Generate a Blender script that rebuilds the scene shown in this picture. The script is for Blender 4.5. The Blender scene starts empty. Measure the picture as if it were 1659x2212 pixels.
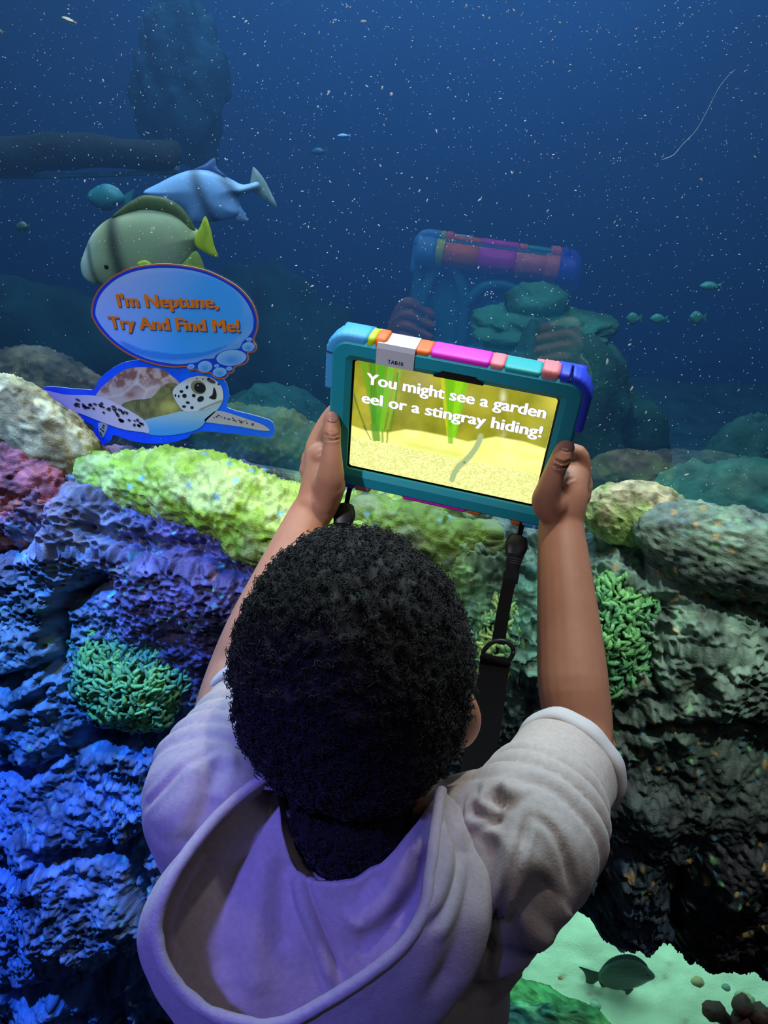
import bpy, bmesh, math, random
import numpy as np
from mathutils import Vector, Matrix
from mathutils.bvhtree import BVHTree
from mathutils.geometry import delaunay_2d_cdt

# ------------------------------------------------------------------ camera, world, lights, exposure
SC = bpy.context.scene
COL = SC.collection
F_PX, CX, CY = 1660.0, 829.5, 1106.0
YAW, PITCH = math.radians(11.43), math.radians(30.5)
CAM = np.array([0.0, 0.0, 1.45])
cam_d = bpy.data.cameras.new('camera'); cam = bpy.data.objects.new('camera', cam_d); COL.objects.link(cam)
cam.location = CAM; cam.rotation_euler = (math.pi/2-PITCH, 0, YAW)
cam_d.sensor_fit = 'HORIZONTAL'; cam_d.sensor_width = 36.0; cam_d.lens = 36.0*F_PX/1659.0
cam_d.clip_start = 0.02
SC.camera = cam

W = bpy.data.worlds.new('gallery_dark'); SC.world = W; W.use_nodes = True
W.node_tree.nodes['Background'].inputs[0].default_value = (0.25, 0.33, 0.6, 1)
W.node_tree.nodes['Background'].inputs[1].default_value = 0.02
SC.view_settings.view_transform = 'Standard'; SC.view_settings.look = 'None'
SC.view_settings.exposure = 0.0; SC.view_settings.gamma = 1.0
try: SC.view_settings.use_curve_mapping = False
except Exception: pass
SC.cycles.max_bounces = 8; SC.cycles.transparent_max_bounces = 12
SC.cycles.volume_bounces = 0
SC.cycles.sample_clamp_indirect = 4.0

def aim(o, target):
    o.rotation_euler = (Vector(target)-o.location).to_track_quat('-Z', 'Y').to_euler()
def spot(name, loc, target, power, color, angle=40, blend=0.5, radius=0.05):
    l = bpy.data.lights.new(name, 'SPOT'); l.energy = power; l.color = color
    l.spot_size = math.radians(angle); l.spot_blend = blend; l.shadow_soft_size = radius
    o = bpy.data.objects.new(name, l); COL.objects.link(o); o.location = loc; aim(o, target); return o
def area(name, loc, target, power, color, sx, sy):
    l = bpy.data.lights.new(name, 'AREA'); l.energy = power; l.color = color
    l.shape = 'RECTANGLE'; l.size = sx; l.size_y = sy
    o = bpy.data.objects.new(name, l); COL.objects.link(o); o.location = loc; aim(o, target); return o

# ceiling spots of the gallery, with three added fill spots among them
spot('ceiling_spot_white', (0.26, 0.80, 2.75), (-0.04, 0.72, 1.0), 62, (1.0, 0.93, 0.86), 32, 0.9, 0.04)
spot('ceiling_spot_ledge', (-0.60, 0.66, 2.7), (-0.46, 0.84, 0.95), 42, (1.0, 1.0, 0.84), 29, 0.9, 0.04)
spot('fill_spot_right', (0.62, 0.36, 2.7), (0.36, 0.80, 0.86), 85, (0.85, 1.0, 0.92), 23, 0.9, 0.04)  # added fill to brighten the rock on the right
spot('ceiling_spot_blue', (-0.95, 0.32, 2.5), (-0.64, 0.62, 0.42), 330, (0.07, 0.27, 1.0), 38, 0.8, 0.03)
spot('ceiling_spot_violet', (-0.50, -0.42, 2.6), (-0.17, 0.29, 0.93), 110, (0.15, 0.15, 1.0), 12, 0.7, 0.04)
spot('fill_spot_stickers', (-0.80, -0.65, 2.65), (-0.28, 0.88, 1.12), 104, (0.80, 0.85, 1.0), 24, 0.8, 0.05)  # added fill from the left for the stickers and tablet front
spot('fill_spot_soft', (0.75, -0.25, 2.7), (0.06, 0.45, 0.95), 6, (0.95, 0.92, 1.0), 34, 0.9, 0.25)  # added soft fill on the boy, no fixture behind it
# lamps over the tank
area('tank_lamp', (-0.6, 2.9, 3.4), (-0.6, 2.9, 0), 165, (0.55, 0.75, 1.0), 3.0, 1.6)
area('tank_lamp_front', (-0.3, 1.40, 2.5), (-0.3, 1.30, 0), 40, (0.78, 0.95, 1.0), 2.0, 0.3)

# ------------------------------------------------------------------ helpers
RV = np.array([math.cos(YAW), math.sin(YAW), 0.0])
FV = np.array([-math.sin(YAW)*math.cos(PITCH), math.cos(YAW)*math.cos(PITCH), -math.sin(PITCH)])
UV = np.cross(RV, FV)
def ray(x, y): return RV*((x-CX)/F_PX)+UV*((CY-y)/F_PX)+FV
def px(x, y, d): return CAM+ray(x, y)*d                       # photo pixel at a given depth
def px_y(x, y, Y): r = ray(x, y); return CAM+r*((Y-CAM[1])/r[1])
def px_z(x, y, z): r = ray(x, y); return CAM+r*((z-CAM[2])/r[2])
def proj(P):
    d = np.asarray(P)-CAM; z = d@FV
    return CX+F_PX*(d@RV)/z, CY-F_PX*(d@UV)/z

def lin(c):
    c = np.asarray(c, float)
    if c.max() > 1.001: c = c/255.0
    return np.where(c <= 0.04045, c/12.92, ((c+0.055)/1.055)**2.4)
def smooth01(x): x = np.clip(x, 0, 1); return x*x*(3-2*x)
def sstep(a, b, x): return smooth01((x-a)/(b-a))

def _hash(i, j, k, s):
    h = (i.astype(np.int64)*374761393+j.astype(np.int64)*668265263+k.astype(np.int64)*2147483647+s*1274126177) & 0xffffffff
    h = ((h ^ (h >> 13))*1274126177) & 0xffffffff
    h = ((h ^ (h >> 16))*2246822519) & 0xffffffff
    return ((h ^ (h >> 15)) & 0xffffff)/float(0xffffff)
def vnoise(p, seed=0):
    p = np.asarray(p, float); i = np.floor(p); f = p-i; f = f*f*f*(f*(f*6-15)+10); i = i.astype(np.int64)
    r = 0
    for a in (0, 1):
        wa = f[:, 0] if a else 1-f[:, 0]
        for b in (0, 1):
            wb = f[:, 1] if b else 1-f[:, 1]
            for c in (0, 1):
                wc = f[:, 2] if c else 1-f[:, 2]
                r = r+wa*wb*wc*_hash(i[:, 0]+a, i[:, 1]+b, i[:, 2]+c, seed)
    return r*2-1
def fbm(p, octaves=4, seed=0, gain=0.5):
    r = 0; a = 1.0; q = np.asarray(p, float)
    for o in range(octaves):
        r = r+a*vnoise(q, seed+o*17); q = q*2.03+11.3; a *= gain
    return r
def worley(p, seed=0):
    p = np.asarray(p, float); i = np.floor(p).astype(np.int64); f = p-i
    f1 = np.full(len(p), 9.0); f2 = np.full(len(p), 9.0); cid = np.zeros(len(p))
    for a in (-1, 0, 1):
        for b in (-1, 0, 1):
            for c in (-1, 0, 1):
                x, y, z = i[:, 0]+a, i[:, 1]+b, i[:, 2]+c
                dx = a+_hash(x, y, z, seed)-f[:, 0]; dy = b+_hash(x, y, z, seed+5)-f[:, 1]; dz = c+_hash(x, y, z, seed+9)-f[:, 2]
                d = np.sqrt(dx*dx+dy*dy+dz*dz)
                m = d < f1
                f2 = np.where(m, f1, np.minimum(f2, d)); cid = np.where(m, _hash(x, y, z, seed+21), cid); f1 = np.where(m, d, f1)
    return f1, f2, cid

def tag(o, label=None, cat=None, group=None, kind=None):
    if label: o['label'] = label
    if cat: o['category'] = cat
    if group: o['group'] = group
    if kind: o['kind'] = kind
    return o
def empty(name, loc=(0, 0, 0)):
    o = bpy.data.objects.new(name, None); COL.objects.link(o); o.location = loc; o.empty_display_size = 0.02; return o
def link(name, me, m=None, parent=None):
    o = bpy.data.objects.new(name, me); COL.objects.link(o)
    if m: me.materials.clear(); me.materials.append(m)
    if parent:
        o.parent = parent
        # verts are in world space; the parent has no rotation, so undo its place
        t = parent; off = Vector((0, 0, 0))
        while t: off += t.location; t = t.parent
        o.location = -off
    return o
def mk(name, V, Fc, m=None, parent=None, smooth=True, colors=None):
    me = bpy.data.meshes.new(name)
    me.from_pydata([tuple(v) for v in np.asarray(V, float)], [], [tuple(int(i) for i in f) for f in Fc])
    if smooth: me.polygons.foreach_set('use_smooth', [True]*len(me.polygons))
    if colors is not None: set_col(me, colors)
    me.update()
    return link(name, me, m, parent)
def set_col(me, colors):
    a = me.color_attributes.new('Col', 'FLOAT_COLOR', 'POINT')
    c = np.ones((len(me.vertices), 4)); c[:, :3] = np.clip(colors, 0, 1); a.data.foreach_set('color', c.ravel().astype(np.float32))
def get_v(me):
    v = np.zeros(len(me.vertices)*3); me.vertices.foreach_get('co', v); return v.reshape(-1, 3)
def get_n(me):
    v = np.zeros(len(me.vertices)*3); me.vertex_normals.foreach_get('vector', v); return v.reshape(-1, 3)
def set_v(me, v): me.vertices.foreach_set('co', np.asarray(v, float).ravel()); me.update()
def baked(o, name=None):
    dg = bpy.context.evaluated_depsgraph_get(); dg.update()
    me = bpy.data.meshes.new_from_object(o.evaluated_get(dg)); old = o.data
    o.modifiers.clear(); o.data = me; bpy.data.meshes.remove(old); return o

class Geo:
    """collects closed shapes"""
    def __init__(s): s.V = []; s.F = []; s.n = 0
    def add(s, V, Fc):
        s.V.append(np.asarray(V, float)); s.F += [tuple(i+s.n for i in f) for f in Fc]; s.n += len(V); return s
    def build(s, name, m, parent=None, smooth=True, colors=None): return mk(name, np.concatenate(s.V), s.F, m, parent, smooth, colors)
def catmull(P, n):
    P = np.asarray(P, float); out = []
    Q = np.vstack([2*P[0]-P[1], P, 2*P[-1]-P[-2]])
    for i in range(len(P)-1):
        p0, p1, p2, p3 = Q[i:i+4]
        for t in np.linspace(0, 1, n, endpoint=False):
            out.append(0.5*((2*p1)+(-p0+p2)*t+(2*p0-5*p1+4*p2-p3)*t*t+(-p0+3*p1-3*p2+p3)*t**3))
    out.append(P[-1]); return np.array(out)
def tube(P, rad, seg=12, sub=5, caps=True, ref=None, flat=1.0):
    """round or oval tube through points; rad one per point; ref+flat give an oval section"""
    P = np.asarray(P, float); rad = np.asarray(rad, float)
    A = catmull(np.column_stack([P, rad]), sub) if sub > 1 else np.column_stack([P, rad])
    C_, R_ = A[:, :3], np.maximum(A[:, 3], 1e-5)
    T = np.gradient(C_, axis=0); T /= np.linalg.norm(T, axis=1)[:, None]+1e-12
    n = np.array(ref, float) if ref is not None else np.array([0.31, 0.22, 0.9])
    V = []; rings = []
    def ring(c, t, r, nn):
        nn = nn-t*(nn@t); nn /= np.linalg.norm(nn)+1e-12; b = np.cross(t, nn)
        a = np.linspace(0, 2*np.pi, seg, endpoint=False)
        return c+r*(np.cos(a)[:, None]*nn+flat*np.sin(a)[:, None]*b), nn
    items = []
    if caps:
        for k in (80, 60, 40, 20): items.append((C_[0]-T[0]*R_[0]*math.sin(math.radians(k))*min(1, flat if flat < 1 else 1), T[0], R_[0]*math.cos(math.radians(k))))
    for c, t, r in zip(C_, T, R_): items.append((c, t, r))
    if caps:
        for k in (20, 40, 60, 80): items.append((C_[-1]+T[-1]*R_[-1]*math.sin(math.radians(k))*min(1, flat if flat < 1 else 1), T[-1], R_[-1]*math.cos(math.radians(k))))
    for c, t, r in items:
        v, nn = ring(c, t, r, n)
        if ref is None: n = nn
        V.append(v)
    Fc = []
    m = len(items)
    for i in range(m-1):
        for j in range(seg):
            Fc.append((i*seg+j, i*seg+(j+1) % seg, (i+1)*seg+(j+1) % seg, (i+1)*seg+j))
    Fc.append(tuple(range(seg-1, -1, -1))); Fc.append(tuple(range((m-1)*seg, m*seg)))
    return np.concatenate(V), Fc
def sphere(c, r, nu=24, nv=14, M=None):
    r = np.broadcast_to(np.asarray(r, float), (3,)); V = []; Fc = []
    for i in range(1, nv):
        th = math.pi*i/nv
        for j in range(nu):
            ph = 2*math.pi*j/nu; V.append((math.sin(th)*math.cos(ph), math.sin(th)*math.sin(ph), math.cos(th)))
    V.append((0, 0, 1)); V.append((0, 0, -1)); t, b = len(V)-2, len(V)-1
    for i in range(nv-2):
        for j in range(nu): Fc.append((i*nu+j, (i+1)*nu+j, (i+1)*nu+(j+1) % nu, i*nu+(j+1) % nu))
    for j in range(nu):
        Fc.append((t, j, (j+1) % nu)); Fc.append((b, (nv-2)*nu+(j+1) % nu, (nv-2)*nu+j))
    V = np.array(V)*r
    if M is not None: V = V@np.asarray(M).T
    return V+np.asarray(c, float), Fc
def box(c, s, M=None):
    V = np.array([(x, y, z) for x in (-.5, .5) for y in (-.5, .5) for z in (-.5, .5)])*np.asarray(s, float)
    if M is not None: V = V@np.asarray(M).T
    return V+np.asarray(c, float), [(0, 1, 3, 2), (4, 6, 7, 5), (0, 4, 5, 1), (2, 3, 7, 6), (0, 2, 6, 4), (1, 5, 7, 3)]
def rounded_rect(w, h, r, n=6, off=(0, 0)):
    out = []
    for cx_, cz, a0 in ((w/2-r, h/2-r, 0), (-w/2+r, h/2-r, 90), (-w/2+r, -h/2+r, 180), (w/2-r, -h/2+r, 270)):
        for k in range(n+1):
            a = math.radians(a0+90*k/n); out.append((off[0]+cx_+r*math.cos(a), off[1]+cz+r*math.sin(a)))
    return np.array(out)
def inside(poly, q):
    poly = np.asarray(poly); q = np.asarray(q); r = np.zeros(len(q), bool); j = len(poly)-1
    for i in range(len(poly)):
        xi, yi = poly[i]; xj, yj = poly[j]
        c = ((yi > q[:, 1]) != (yj > q[:, 1])) & (q[:, 0] < (xj-xi)*(q[:, 1]-yi)/(yj-yi+1e-12)+xi)
        r ^= c; j = i
    return r
def smooth_loop(P, n=4):
    P = np.asarray(P, float); out = []; L = len(P)
    for i in range(L):
        p0, p1, p2, p3 = P[i-1], P[i], P[(i+1) % L], P[(i+2) % L]
        for t in np.linspace(0, 1, n, endpoint=False):
            out.append(0.5*((2*p1)+(-p0+p2)*t+(2*p0-5*p1+4*p2-p3)*t*t+(-p0+3*p1-3*p2+p3)*t**3))
    return np.array(out)
def fill2d(outline, step):
    """triangulate a 2D outline with inner points; returns pts, tris"""
    o = np.asarray(outline, float); lo, hi = o.min(0), o.max(0)
    gx, gy = np.meshgrid(np.arange(lo[0]+step/2, hi[0], step), np.arange(lo[1]+step/2, hi[1], step))
    g = np.column_stack([gx.ravel(), gy.ravel()]); g[:, 0] += 0.21*step*np.sin(g[:, 1]*7/step)
    g = g[inside(o, g)]
    d = np.min(((g[:, None, :]-o[None, ::1, :])**2).sum(2), axis=1) if len(g)*len(o) < 3e7 else np.full(len(g), 9e9)
    g = g[d > (0.35*step)**2]
    pts = [Vector(p) for p in np.vstack([o, g])]
    r = delaunay_2d_cdt(pts, [], [list(range(len(o)))], 1, 1e-9)
    return np.array([tuple(p) for p in r[0]]), [tuple(f) for f in r[2]]

# ------------------------------------------------------------------ materials
def mat(name, color=(0.5, 0.5, 0.5), rough=0.6, attr=False, bump=None, spec=0.5, emit=None, emit_s=1.0, noise=None, metal=0.0, sheen=0.0, sss=0.0):
    m = bpy.data.materials.new(name); m.use_nodes = True; nt = m.node_tree; b = nt.nodes['Principled BSDF']
    b.inputs['Base Color'].default_value = (*color, 1); b.inputs['Roughness'].default_value = rough
    b.inputs['Specular IOR Level'].default_value = spec; b.inputs['Metallic'].default_value = metal
    if sheen: b.inputs['Sheen Weight'].default_value = sheen
    if sss:
        b.inputs['Subsurface Weight'].default_value = sss; b.inputs['Subsurface Radius'].default_value = (0.008, 0.003, 0.0015)
    src = None
    if attr:
        a = nt.nodes.new('ShaderNodeVertexColor'); a.layer_name = 'Col'; src = a.outputs['Color']
    tc = nt.nodes.new('ShaderNodeTexCoord')
    if noise:                                  # (scale, amount): gentle mottling of the colour
        n = nt.nodes.new('ShaderNodeTexNoise'); n.inputs['Scale'].default_value = noise[0]; n.inputs['Detail'].default_value = 5
        nt.links.new(tc.outputs['Object'], n.inputs['Vector'])
        mr = nt.nodes.new('ShaderNodeMapRange'); mr.inputs['To Min'].default_value = 1-noise[1]; mr.inputs['To Max'].default_value = 1+noise[1]
        mr.inputs['From Min'].default_value = 0.3; mr.inputs['From Max'].default_value = 0.7
        nt.links.new(n.outputs['Fac'], mr.inputs['Value'])
        mx = nt.nodes.new('ShaderNodeVectorMath'); mx.operation = 'SCALE'
        if src: nt.links.new(src, mx.inputs[0])
        else: mx.inputs[0].default_value = color
        nt.links.new(mr.outputs['Result'], mx.inputs['Scale']); src = mx.outputs[0]
    if src: nt.links.new(src, b.inputs['Base Color'])
    if emit is not None:
        if emit == 'attr': nt.links.new(src, b.inputs['Emission Color'])
        else: b.inputs['Emission Color'].default_value = (*emit, 1)
        b.inputs['Emission Strength'].default_value = emit_s
    if bump:                                   # (scale, strength, distance)
        n = nt.nodes.new('ShaderNodeTexNoise'); n.inputs['Scale'].default_value = bump[0]; n.inputs['Detail'].default_value = 6
        nt.links.new(tc.outputs['Object'], n.inputs['Vector'])
        bp = nt.nodes.new('ShaderNodeBump'); bp.inputs['Strength'].default_value = bump[1]; bp.inputs['Distance'].default_value = bump[2]
        nt.links.new(n.outputs['Fac'], bp.inputs['Height']); nt.links.new(bp.outputs['Normal'], b.inputs['Normal'])
    return m

def text_mesh(name, s, left, right, up_hint, height, m, parent=None, bold=0.03, lift=None, depth=0.0):
    """flat lettering from baseline point left to baseline point right (world), cap height in metres"""
    c = bpy.data.curves.new(name, 'FONT'); c.body = s; c.size = 1.0; c.offset = 0.0; c.extrude = 0.0; c.resolution_u = 3
    o = bpy.data.objects.new(name, c); COL.objects.link(o)
    dg = bpy.context.evaluated_depsgraph_get(); dg.update()
    me = bpy.data.meshes.new_from_object(o.evaluated_get(dg)); bpy.data.objects.remove(o); bpy.data.curves.remove(c)
    v = get_v(me); fs = [tuple(q.vertices) for q in me.polygons]; nv = len(v)
    if bold:                                    # heavier strokes: the same letters laid side by side
        sh = [(0, 0), (-1, 0), (1, 0), (-.5, .3), (.5, .3), (-.5, -.3), (.5, -.3), (0, .35), (0, -.35)]
        v = np.vstack([v+np.array([a*bold, b*bold, 2e-4*k_]) for k_, (a, b) in enumerate(sh)]); fs = [tuple(i+k_*nv for i in f) for k_ in range(len(sh)) for f in fs]
        bpy.data.meshes.remove(me); me = bpy.data.meshes.new(name); me.from_pydata(v.tolist(), [], fs)
    x0, x1 = v[:, 0].min(), v[:, 0].max()
    L, R_ = np.asarray(left, float), np.asarray(right, float); ex = R_-L; wid = np.linalg.norm(ex); ex /= wid
    up = np.asarray(up_hint, float); up = up-ex*(up@ex); up /= np.linalg.norm(up)
    w = L+((v[:, 0]-x0)/(x1-x0)*wid)[:, None]*ex+(v[:, 1]/0.70*height)[:, None]*up
    w = w+(v[:, 2]*height)[:, None]*np.cross(ex, up)
    if lift is not None: w = w+np.asarray(lift)
    set_v(me, w); me.name = name
    return link(name, me, m, parent)
# ------------------------------------------------------------------ the place: floor, glass, tank
GY = 0.93
M_floor = mat('dark_carpet', (0.012, 0.012, 0.016), 0.95, bump=(220, 0.5, 0.004))
o = mk('floor', [(-3, -2.5, 0), (3, -2.5, 0), (3, 1.4, 0), (-3, 1.4, 0)], [(0, 1, 2, 3)], M_floor, smooth=False); tag(o, kind='structure')

def glass_mat(name, refl, tint=(1, 1, 1)):
    m = bpy.data.materials.new(name); m.use_nodes = True; nt = m.node_tree; nt.nodes.remove(nt.nodes['Principled BSDF'])
    t = nt.nodes.new('ShaderNodeBsdfTransparent'); t.inputs[0].default_value = (*tint, 1)
    g = nt.nodes.new('ShaderNodeBsdfGlossy'); g.inputs['Roughness'].default_value = 0.0; g.inputs['Color'].default_value = (1, 1, 1, 1)
    f = nt.nodes.new('ShaderNodeFresnel'); f.inputs['IOR'].default_value = refl
    x = nt.nodes.new('ShaderNodeMixShader'); nt.links.new(f.outputs[0], x.inputs[0]); nt.links.new(t.outputs[0], x.inputs[1]); nt.links.new(g.outputs[0], x.inputs[2])
    nt.links.new(x.outputs[0], nt.nodes['Material Output'].inputs['Surface']); return m
M_glass = glass_mat('aquarium_glass', 1.95)
o = mk('window_1', [(-2.2, GY, 0.80), (2.2, GY, 0.80), (2.2, GY, 2.9), (-2.2, GY, 2.9)], [(0, 1, 2, 3)], M_glass, smooth=False)
tag(o, 'large clear aquarium window above the rock ledge', kind='structure')

# tank shell, painted blue
M_tank = mat('blue_tank_paint', (0.07, 0.15, 0.36), 0.8, noise=(0.8, 0.18))
TB = 4.4
o = mk('wall_back', [(-3.6, TB, -0.4), (3.2, TB, -0.4), (3.2, TB, 3.6), (-3.6, TB, 3.6)], [(0, 1, 2, 3)], M_tank, smooth=False); tag(o, 'blue painted back wall of the aquarium', kind='structure')
o = mk('wall_left', [(-3.6, 0.97, -0.4), (-3.6, TB, -0.4), (-3.6, TB, 3.6), (-3.6, 0.97, 3.6)], [(0, 1, 2, 3)], M_tank, smooth=False); tag(o, kind='structure')
o = mk('wall_right', [(3.2, 0.97, -0.4), (3.2, TB, -0.4), (3.2, TB, 3.6), (3.2, 0.97, 3.6)], [(0, 1, 2, 3)], M_tank, smooth=False); tag(o, kind='structure')
n = 60
gx, gy = np.meshgrid(np.linspace(-3.6, 3.2, n), np.linspace(1.35, TB, n)); g = np.column_stack([gx.ravel(), gy.ravel(), np.zeros(n*n)])
g[:, 2] = -0.15+0.06*fbm(g*1.3, 3, 4)+0.012*fbm(g*6, 3, 8)
M_tsand = mat('tank_gravel', (0.10, 0.17, 0.15), 0.9, bump=(60, 0.5, 0.02), noise=(9, 0.4))
grid_faces = lambda n, m: [(j*n+i, j*n+i+1, (j+1)*n+i+1, (j+1)*n+i) for j in range(m-1) for i in range(n-1)]
o = mk('tank_floor', g, grid_faces(n, n), M_tsand); tag(o, 'gravel bed of the big aquarium', kind='structure')

# water body
m = bpy.data.materials.new('tank_water'); m.use_nodes = True; nt = m.node_tree; nt.nodes.remove(nt.nodes['Principled BSDF'])
va = nt.nodes.new('ShaderNodeVolumeAbsorption'); va.inputs['Color'].default_value = (0.22, 0.55, 0.72, 1); va.inputs['Density'].default_value = 0.55
vs = nt.nodes.new('ShaderNodeVolumeScatter'); vs.inputs['Color'].default_value = (0.22, 0.42, 0.85, 1); vs.inputs['Density'].default_value = WATER_SCATTER if 'WATER_SCATTER' in globals() else 0.13
ad = nt.nodes.new('ShaderNodeAddShader'); nt.links.new(va.outputs[0], ad.inputs[0]); nt.links.new(vs.outputs[0], ad.inputs[1])
nt.links.new(ad.outputs[0], nt.nodes['Material Output'].inputs['Volume'])
V, Fc = box((-0.2, (0.985+TB-0.02)/2, 1.55), (6.7, TB-0.02-0.985, 3.95))
o = mk('tank_water', V, Fc, m, smooth=False); tag(o, 'blue hazy water filling the big aquarium', 'water', kind='stuff')

# rocks of the tank: displaced lumps
M_trock = mat('tank_rock', (0.12, 0.22, 0.17), 0.9, attr=True, bump=(25, 0.6, 0.02))
def tank_rock(name, c, r, seed, color, label, rot=0.0, amp=0.22, flat=None, nu=64, nv=40, group=None, parent=None):
    V, Fc = sphere((0, 0, 0), 1.0, nu, nv)
    nrm = V.copy(); q = V*1.3+seed*3.7
    d = 1+amp*fbm(q, 4, seed)+0.06*fbm(q*4, 3, seed+3)
    V = V*d[:, None]
    if flat is not None: V[:, 2] = np.minimum(V[:, 2], flat+0.05*vnoise(q*2, seed+9))
    V = V*np.asarray(r); ca, sa = math.cos(rot), math.sin(rot)
    V = np.column_stack([V[:, 0]*ca-V[:, 1]*sa, V[:, 0]*sa+V[:, 1]*ca, V[:, 2]])
    V = V+np.asarray(c)
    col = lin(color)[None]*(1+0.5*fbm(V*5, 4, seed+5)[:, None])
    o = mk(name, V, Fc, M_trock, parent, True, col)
    if label: tag(o, label, 'rock', group)
    return o
G_ = 'rocks in the big aquarium'
def at(x, y, Y): return px_y(x, y, Y)
def mound(x, y, Y, r, seed, color, label, **k):      # top of the mound at a photo pixel, at distance Y
    p = at(x, y, Y); return tank_rock('tank_rock', (p[0], Y+0.1, p[2]-r[2]), r, seed, color, label, group=G_, **k)
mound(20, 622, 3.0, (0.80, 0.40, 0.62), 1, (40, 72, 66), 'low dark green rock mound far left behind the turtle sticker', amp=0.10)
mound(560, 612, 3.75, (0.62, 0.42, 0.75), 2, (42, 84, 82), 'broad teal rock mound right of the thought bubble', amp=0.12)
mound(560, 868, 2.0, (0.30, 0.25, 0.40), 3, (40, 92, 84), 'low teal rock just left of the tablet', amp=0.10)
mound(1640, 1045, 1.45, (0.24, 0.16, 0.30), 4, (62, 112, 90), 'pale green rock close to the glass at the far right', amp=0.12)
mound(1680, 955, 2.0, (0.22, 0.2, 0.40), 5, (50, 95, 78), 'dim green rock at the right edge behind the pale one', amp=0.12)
# column with a flat cap (right of the reflected tablet)
p = at(1170, 700, 2.4)
tw = empty('capped_rock_tower', (p[0], 2.5, -0.15)); tag(tw, 'green rock tower with a flat overhanging cap behind the tablet', 'rock', G_)
tank_rock('cap', (p[0], 2.5, p[2]-0.03), (0.215, 0.17, 0.045), 11, (60, 110, 80), None, parent=tw, amp=0.25, nu=48, nv=24)
tank_rock('knob', (p[0]-0.02, 2.5, p[2]+0.03), (0.10, 0.09, 0.07), 12, (55, 100, 80), None, parent=tw, nu=32, nv=20)
tank_rock('column', (p[0]-0.02, 2.5, p[2]-0.36), (0.17, 0.15, 0.38), 13, (45, 95, 80), None, parent=tw, nu=48, nv=32)
tank_rock('base', (p[0]+0.05, 2.45, 0.22), (0.40, 0.30, 0.52), 14, (45, 85, 65), None, parent=tw, nu=64, nv=40)
# upper left: rock pillar and dark sunken beam
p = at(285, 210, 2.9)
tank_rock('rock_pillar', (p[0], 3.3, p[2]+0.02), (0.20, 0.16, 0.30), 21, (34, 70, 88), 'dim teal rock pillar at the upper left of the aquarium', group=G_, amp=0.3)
a = at(-60, 338, 2.3); b = at(366, 332, 2.3)
M_beam = mat('dark_sunken_wood', (0.018, 0.016, 0.016), 0.9, bump=(14, 0.6, 0.02), noise=(7, 0.4))
bm_ = empty('sunken_beam', ((a[0]+b[0])/2, 2.3, a[2])); tag(bm_, 'dark sunken wooden beam at the left in the aquarium', 'beam')
Vb, Fb = tube([a+np.array([-1.2, 0, 0]), a, (a+b)/2+np.array([0, 0, .012]), b], [0.052, 0.052, 0.050, 0.042], 10, 5, ref=(0, 0, 1), flat=1.1)
Vb = Vb+0.012*fbm(Vb*9, 3, 3)[:, None]; mk('trunk', Vb, Fb, M_beam, bm_)
M_led = mat('pale_ledge', (0.06, 0.16, 0.20), 0.9, noise=(12, 0.3))
Vb, Fb = tube([a+np.array([-1.2, -.01, -.056]), a+np.array([0, -.01, -.056]), b+np.array([-.05, -.01, -.052]), b+np.array([0.02, -.01, -.04])], [0.007, 0.007, 0.007, 0.012], 8, 3); mk('silt_edge', Vb, Fb, M_led, bm_)

# specks: scratches and motes on the glass
rng = random.Random(5)
sp = Geo()
def speck(x, z, L, w, a, th=0.0006):
    ca, sa = math.cos(a), math.sin(a)
    P = np.array([(-L, 0), (-0.4*L, w), (0.5*L, 0.8*w), (L, 0), (0.4*L, -w), (-0.5*L, -0.8*w)])
    P = np.column_stack([P[:, 0]*ca-P[:, 1]*sa+x, P[:, 0]*sa+P[:, 1]*ca+z])
    V = [(p[0], GY-0.0002, p[1]) for p in P]+[(x, GY-0.0002-th, z)]
    sp.add(V, [(0, 1, 6), (1, 2, 6), (2, 3, 6), (3, 4, 6), (4, 5, 6), (5, 0, 6)])
for k in range(6500):
    X, Y = rng.uniform(-40, 1700), rng.uniform(-60, 1080)
    if Y > 560 and X < 620 and rng.random() < 0.75: continue
    if rng.random() > 0.55+0.45*(1-Y/1100): continue
    p = px_y(X, Y, GY)
    s = 0.00024*math.exp(rng.gauss(0, 0.55)); el = rng.choice([1, 1.2, 2, 3])
    if p[2] < 0.97: continue
    speck(p[0], p[2], s*el, s, rng.gauss(1.0, 0.7))
for (X, Y) in [(715, 45), (728, 42), (745, 10), (752, 12), (210, 268), (318, 290), (335, 495), (1020+320, 345), (785, 720), (1060, 632), (1055, 640), (440, 600)]:
    for q in range(4):
        p = px_y(X+rng.uniform(-7, 7), Y+rng.uniform(-5, 5), GY); speck(p[0], p[2], 0.0011*rng.uniform(.5, 1.2), 0.0005, rng.uniform(0, 3))
M_speck = mat('scratch_white', (0.8, 0.87, 0.95), 0.8, spec=0.2)
o = sp.build('glass_scratches', M_speck, None, False); tag(o, 'tiny white scratches and specks scattered over the aquarium glass', 'scratches', kind='stuff')
P = [px_y(x, y, GY-0.0003) for x, y in [(1430, 345), (1455, 335), (1475, 312), (1505, 280), (1530, 235), (1550, 195), (1572, 165), (1588, 150)]]
V, Fc = tube(P, [0.0002, .00035, .0003, .0003, .0003, .00025, .0002, .0001], 5, 3); o = mk('long_scratch', V, Fc, M_speck); tag(o, 'long thin curved scratch high on the right of the glass', 'scratch')
# ------------------------------------------------------------------ painted rockwork under the window
M_rock = mat('painted_rock', (0.3, 0.3, 0.3), 0.62, attr=True, bump=(420, 0.55, 0.002), spec=0.45)
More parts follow.
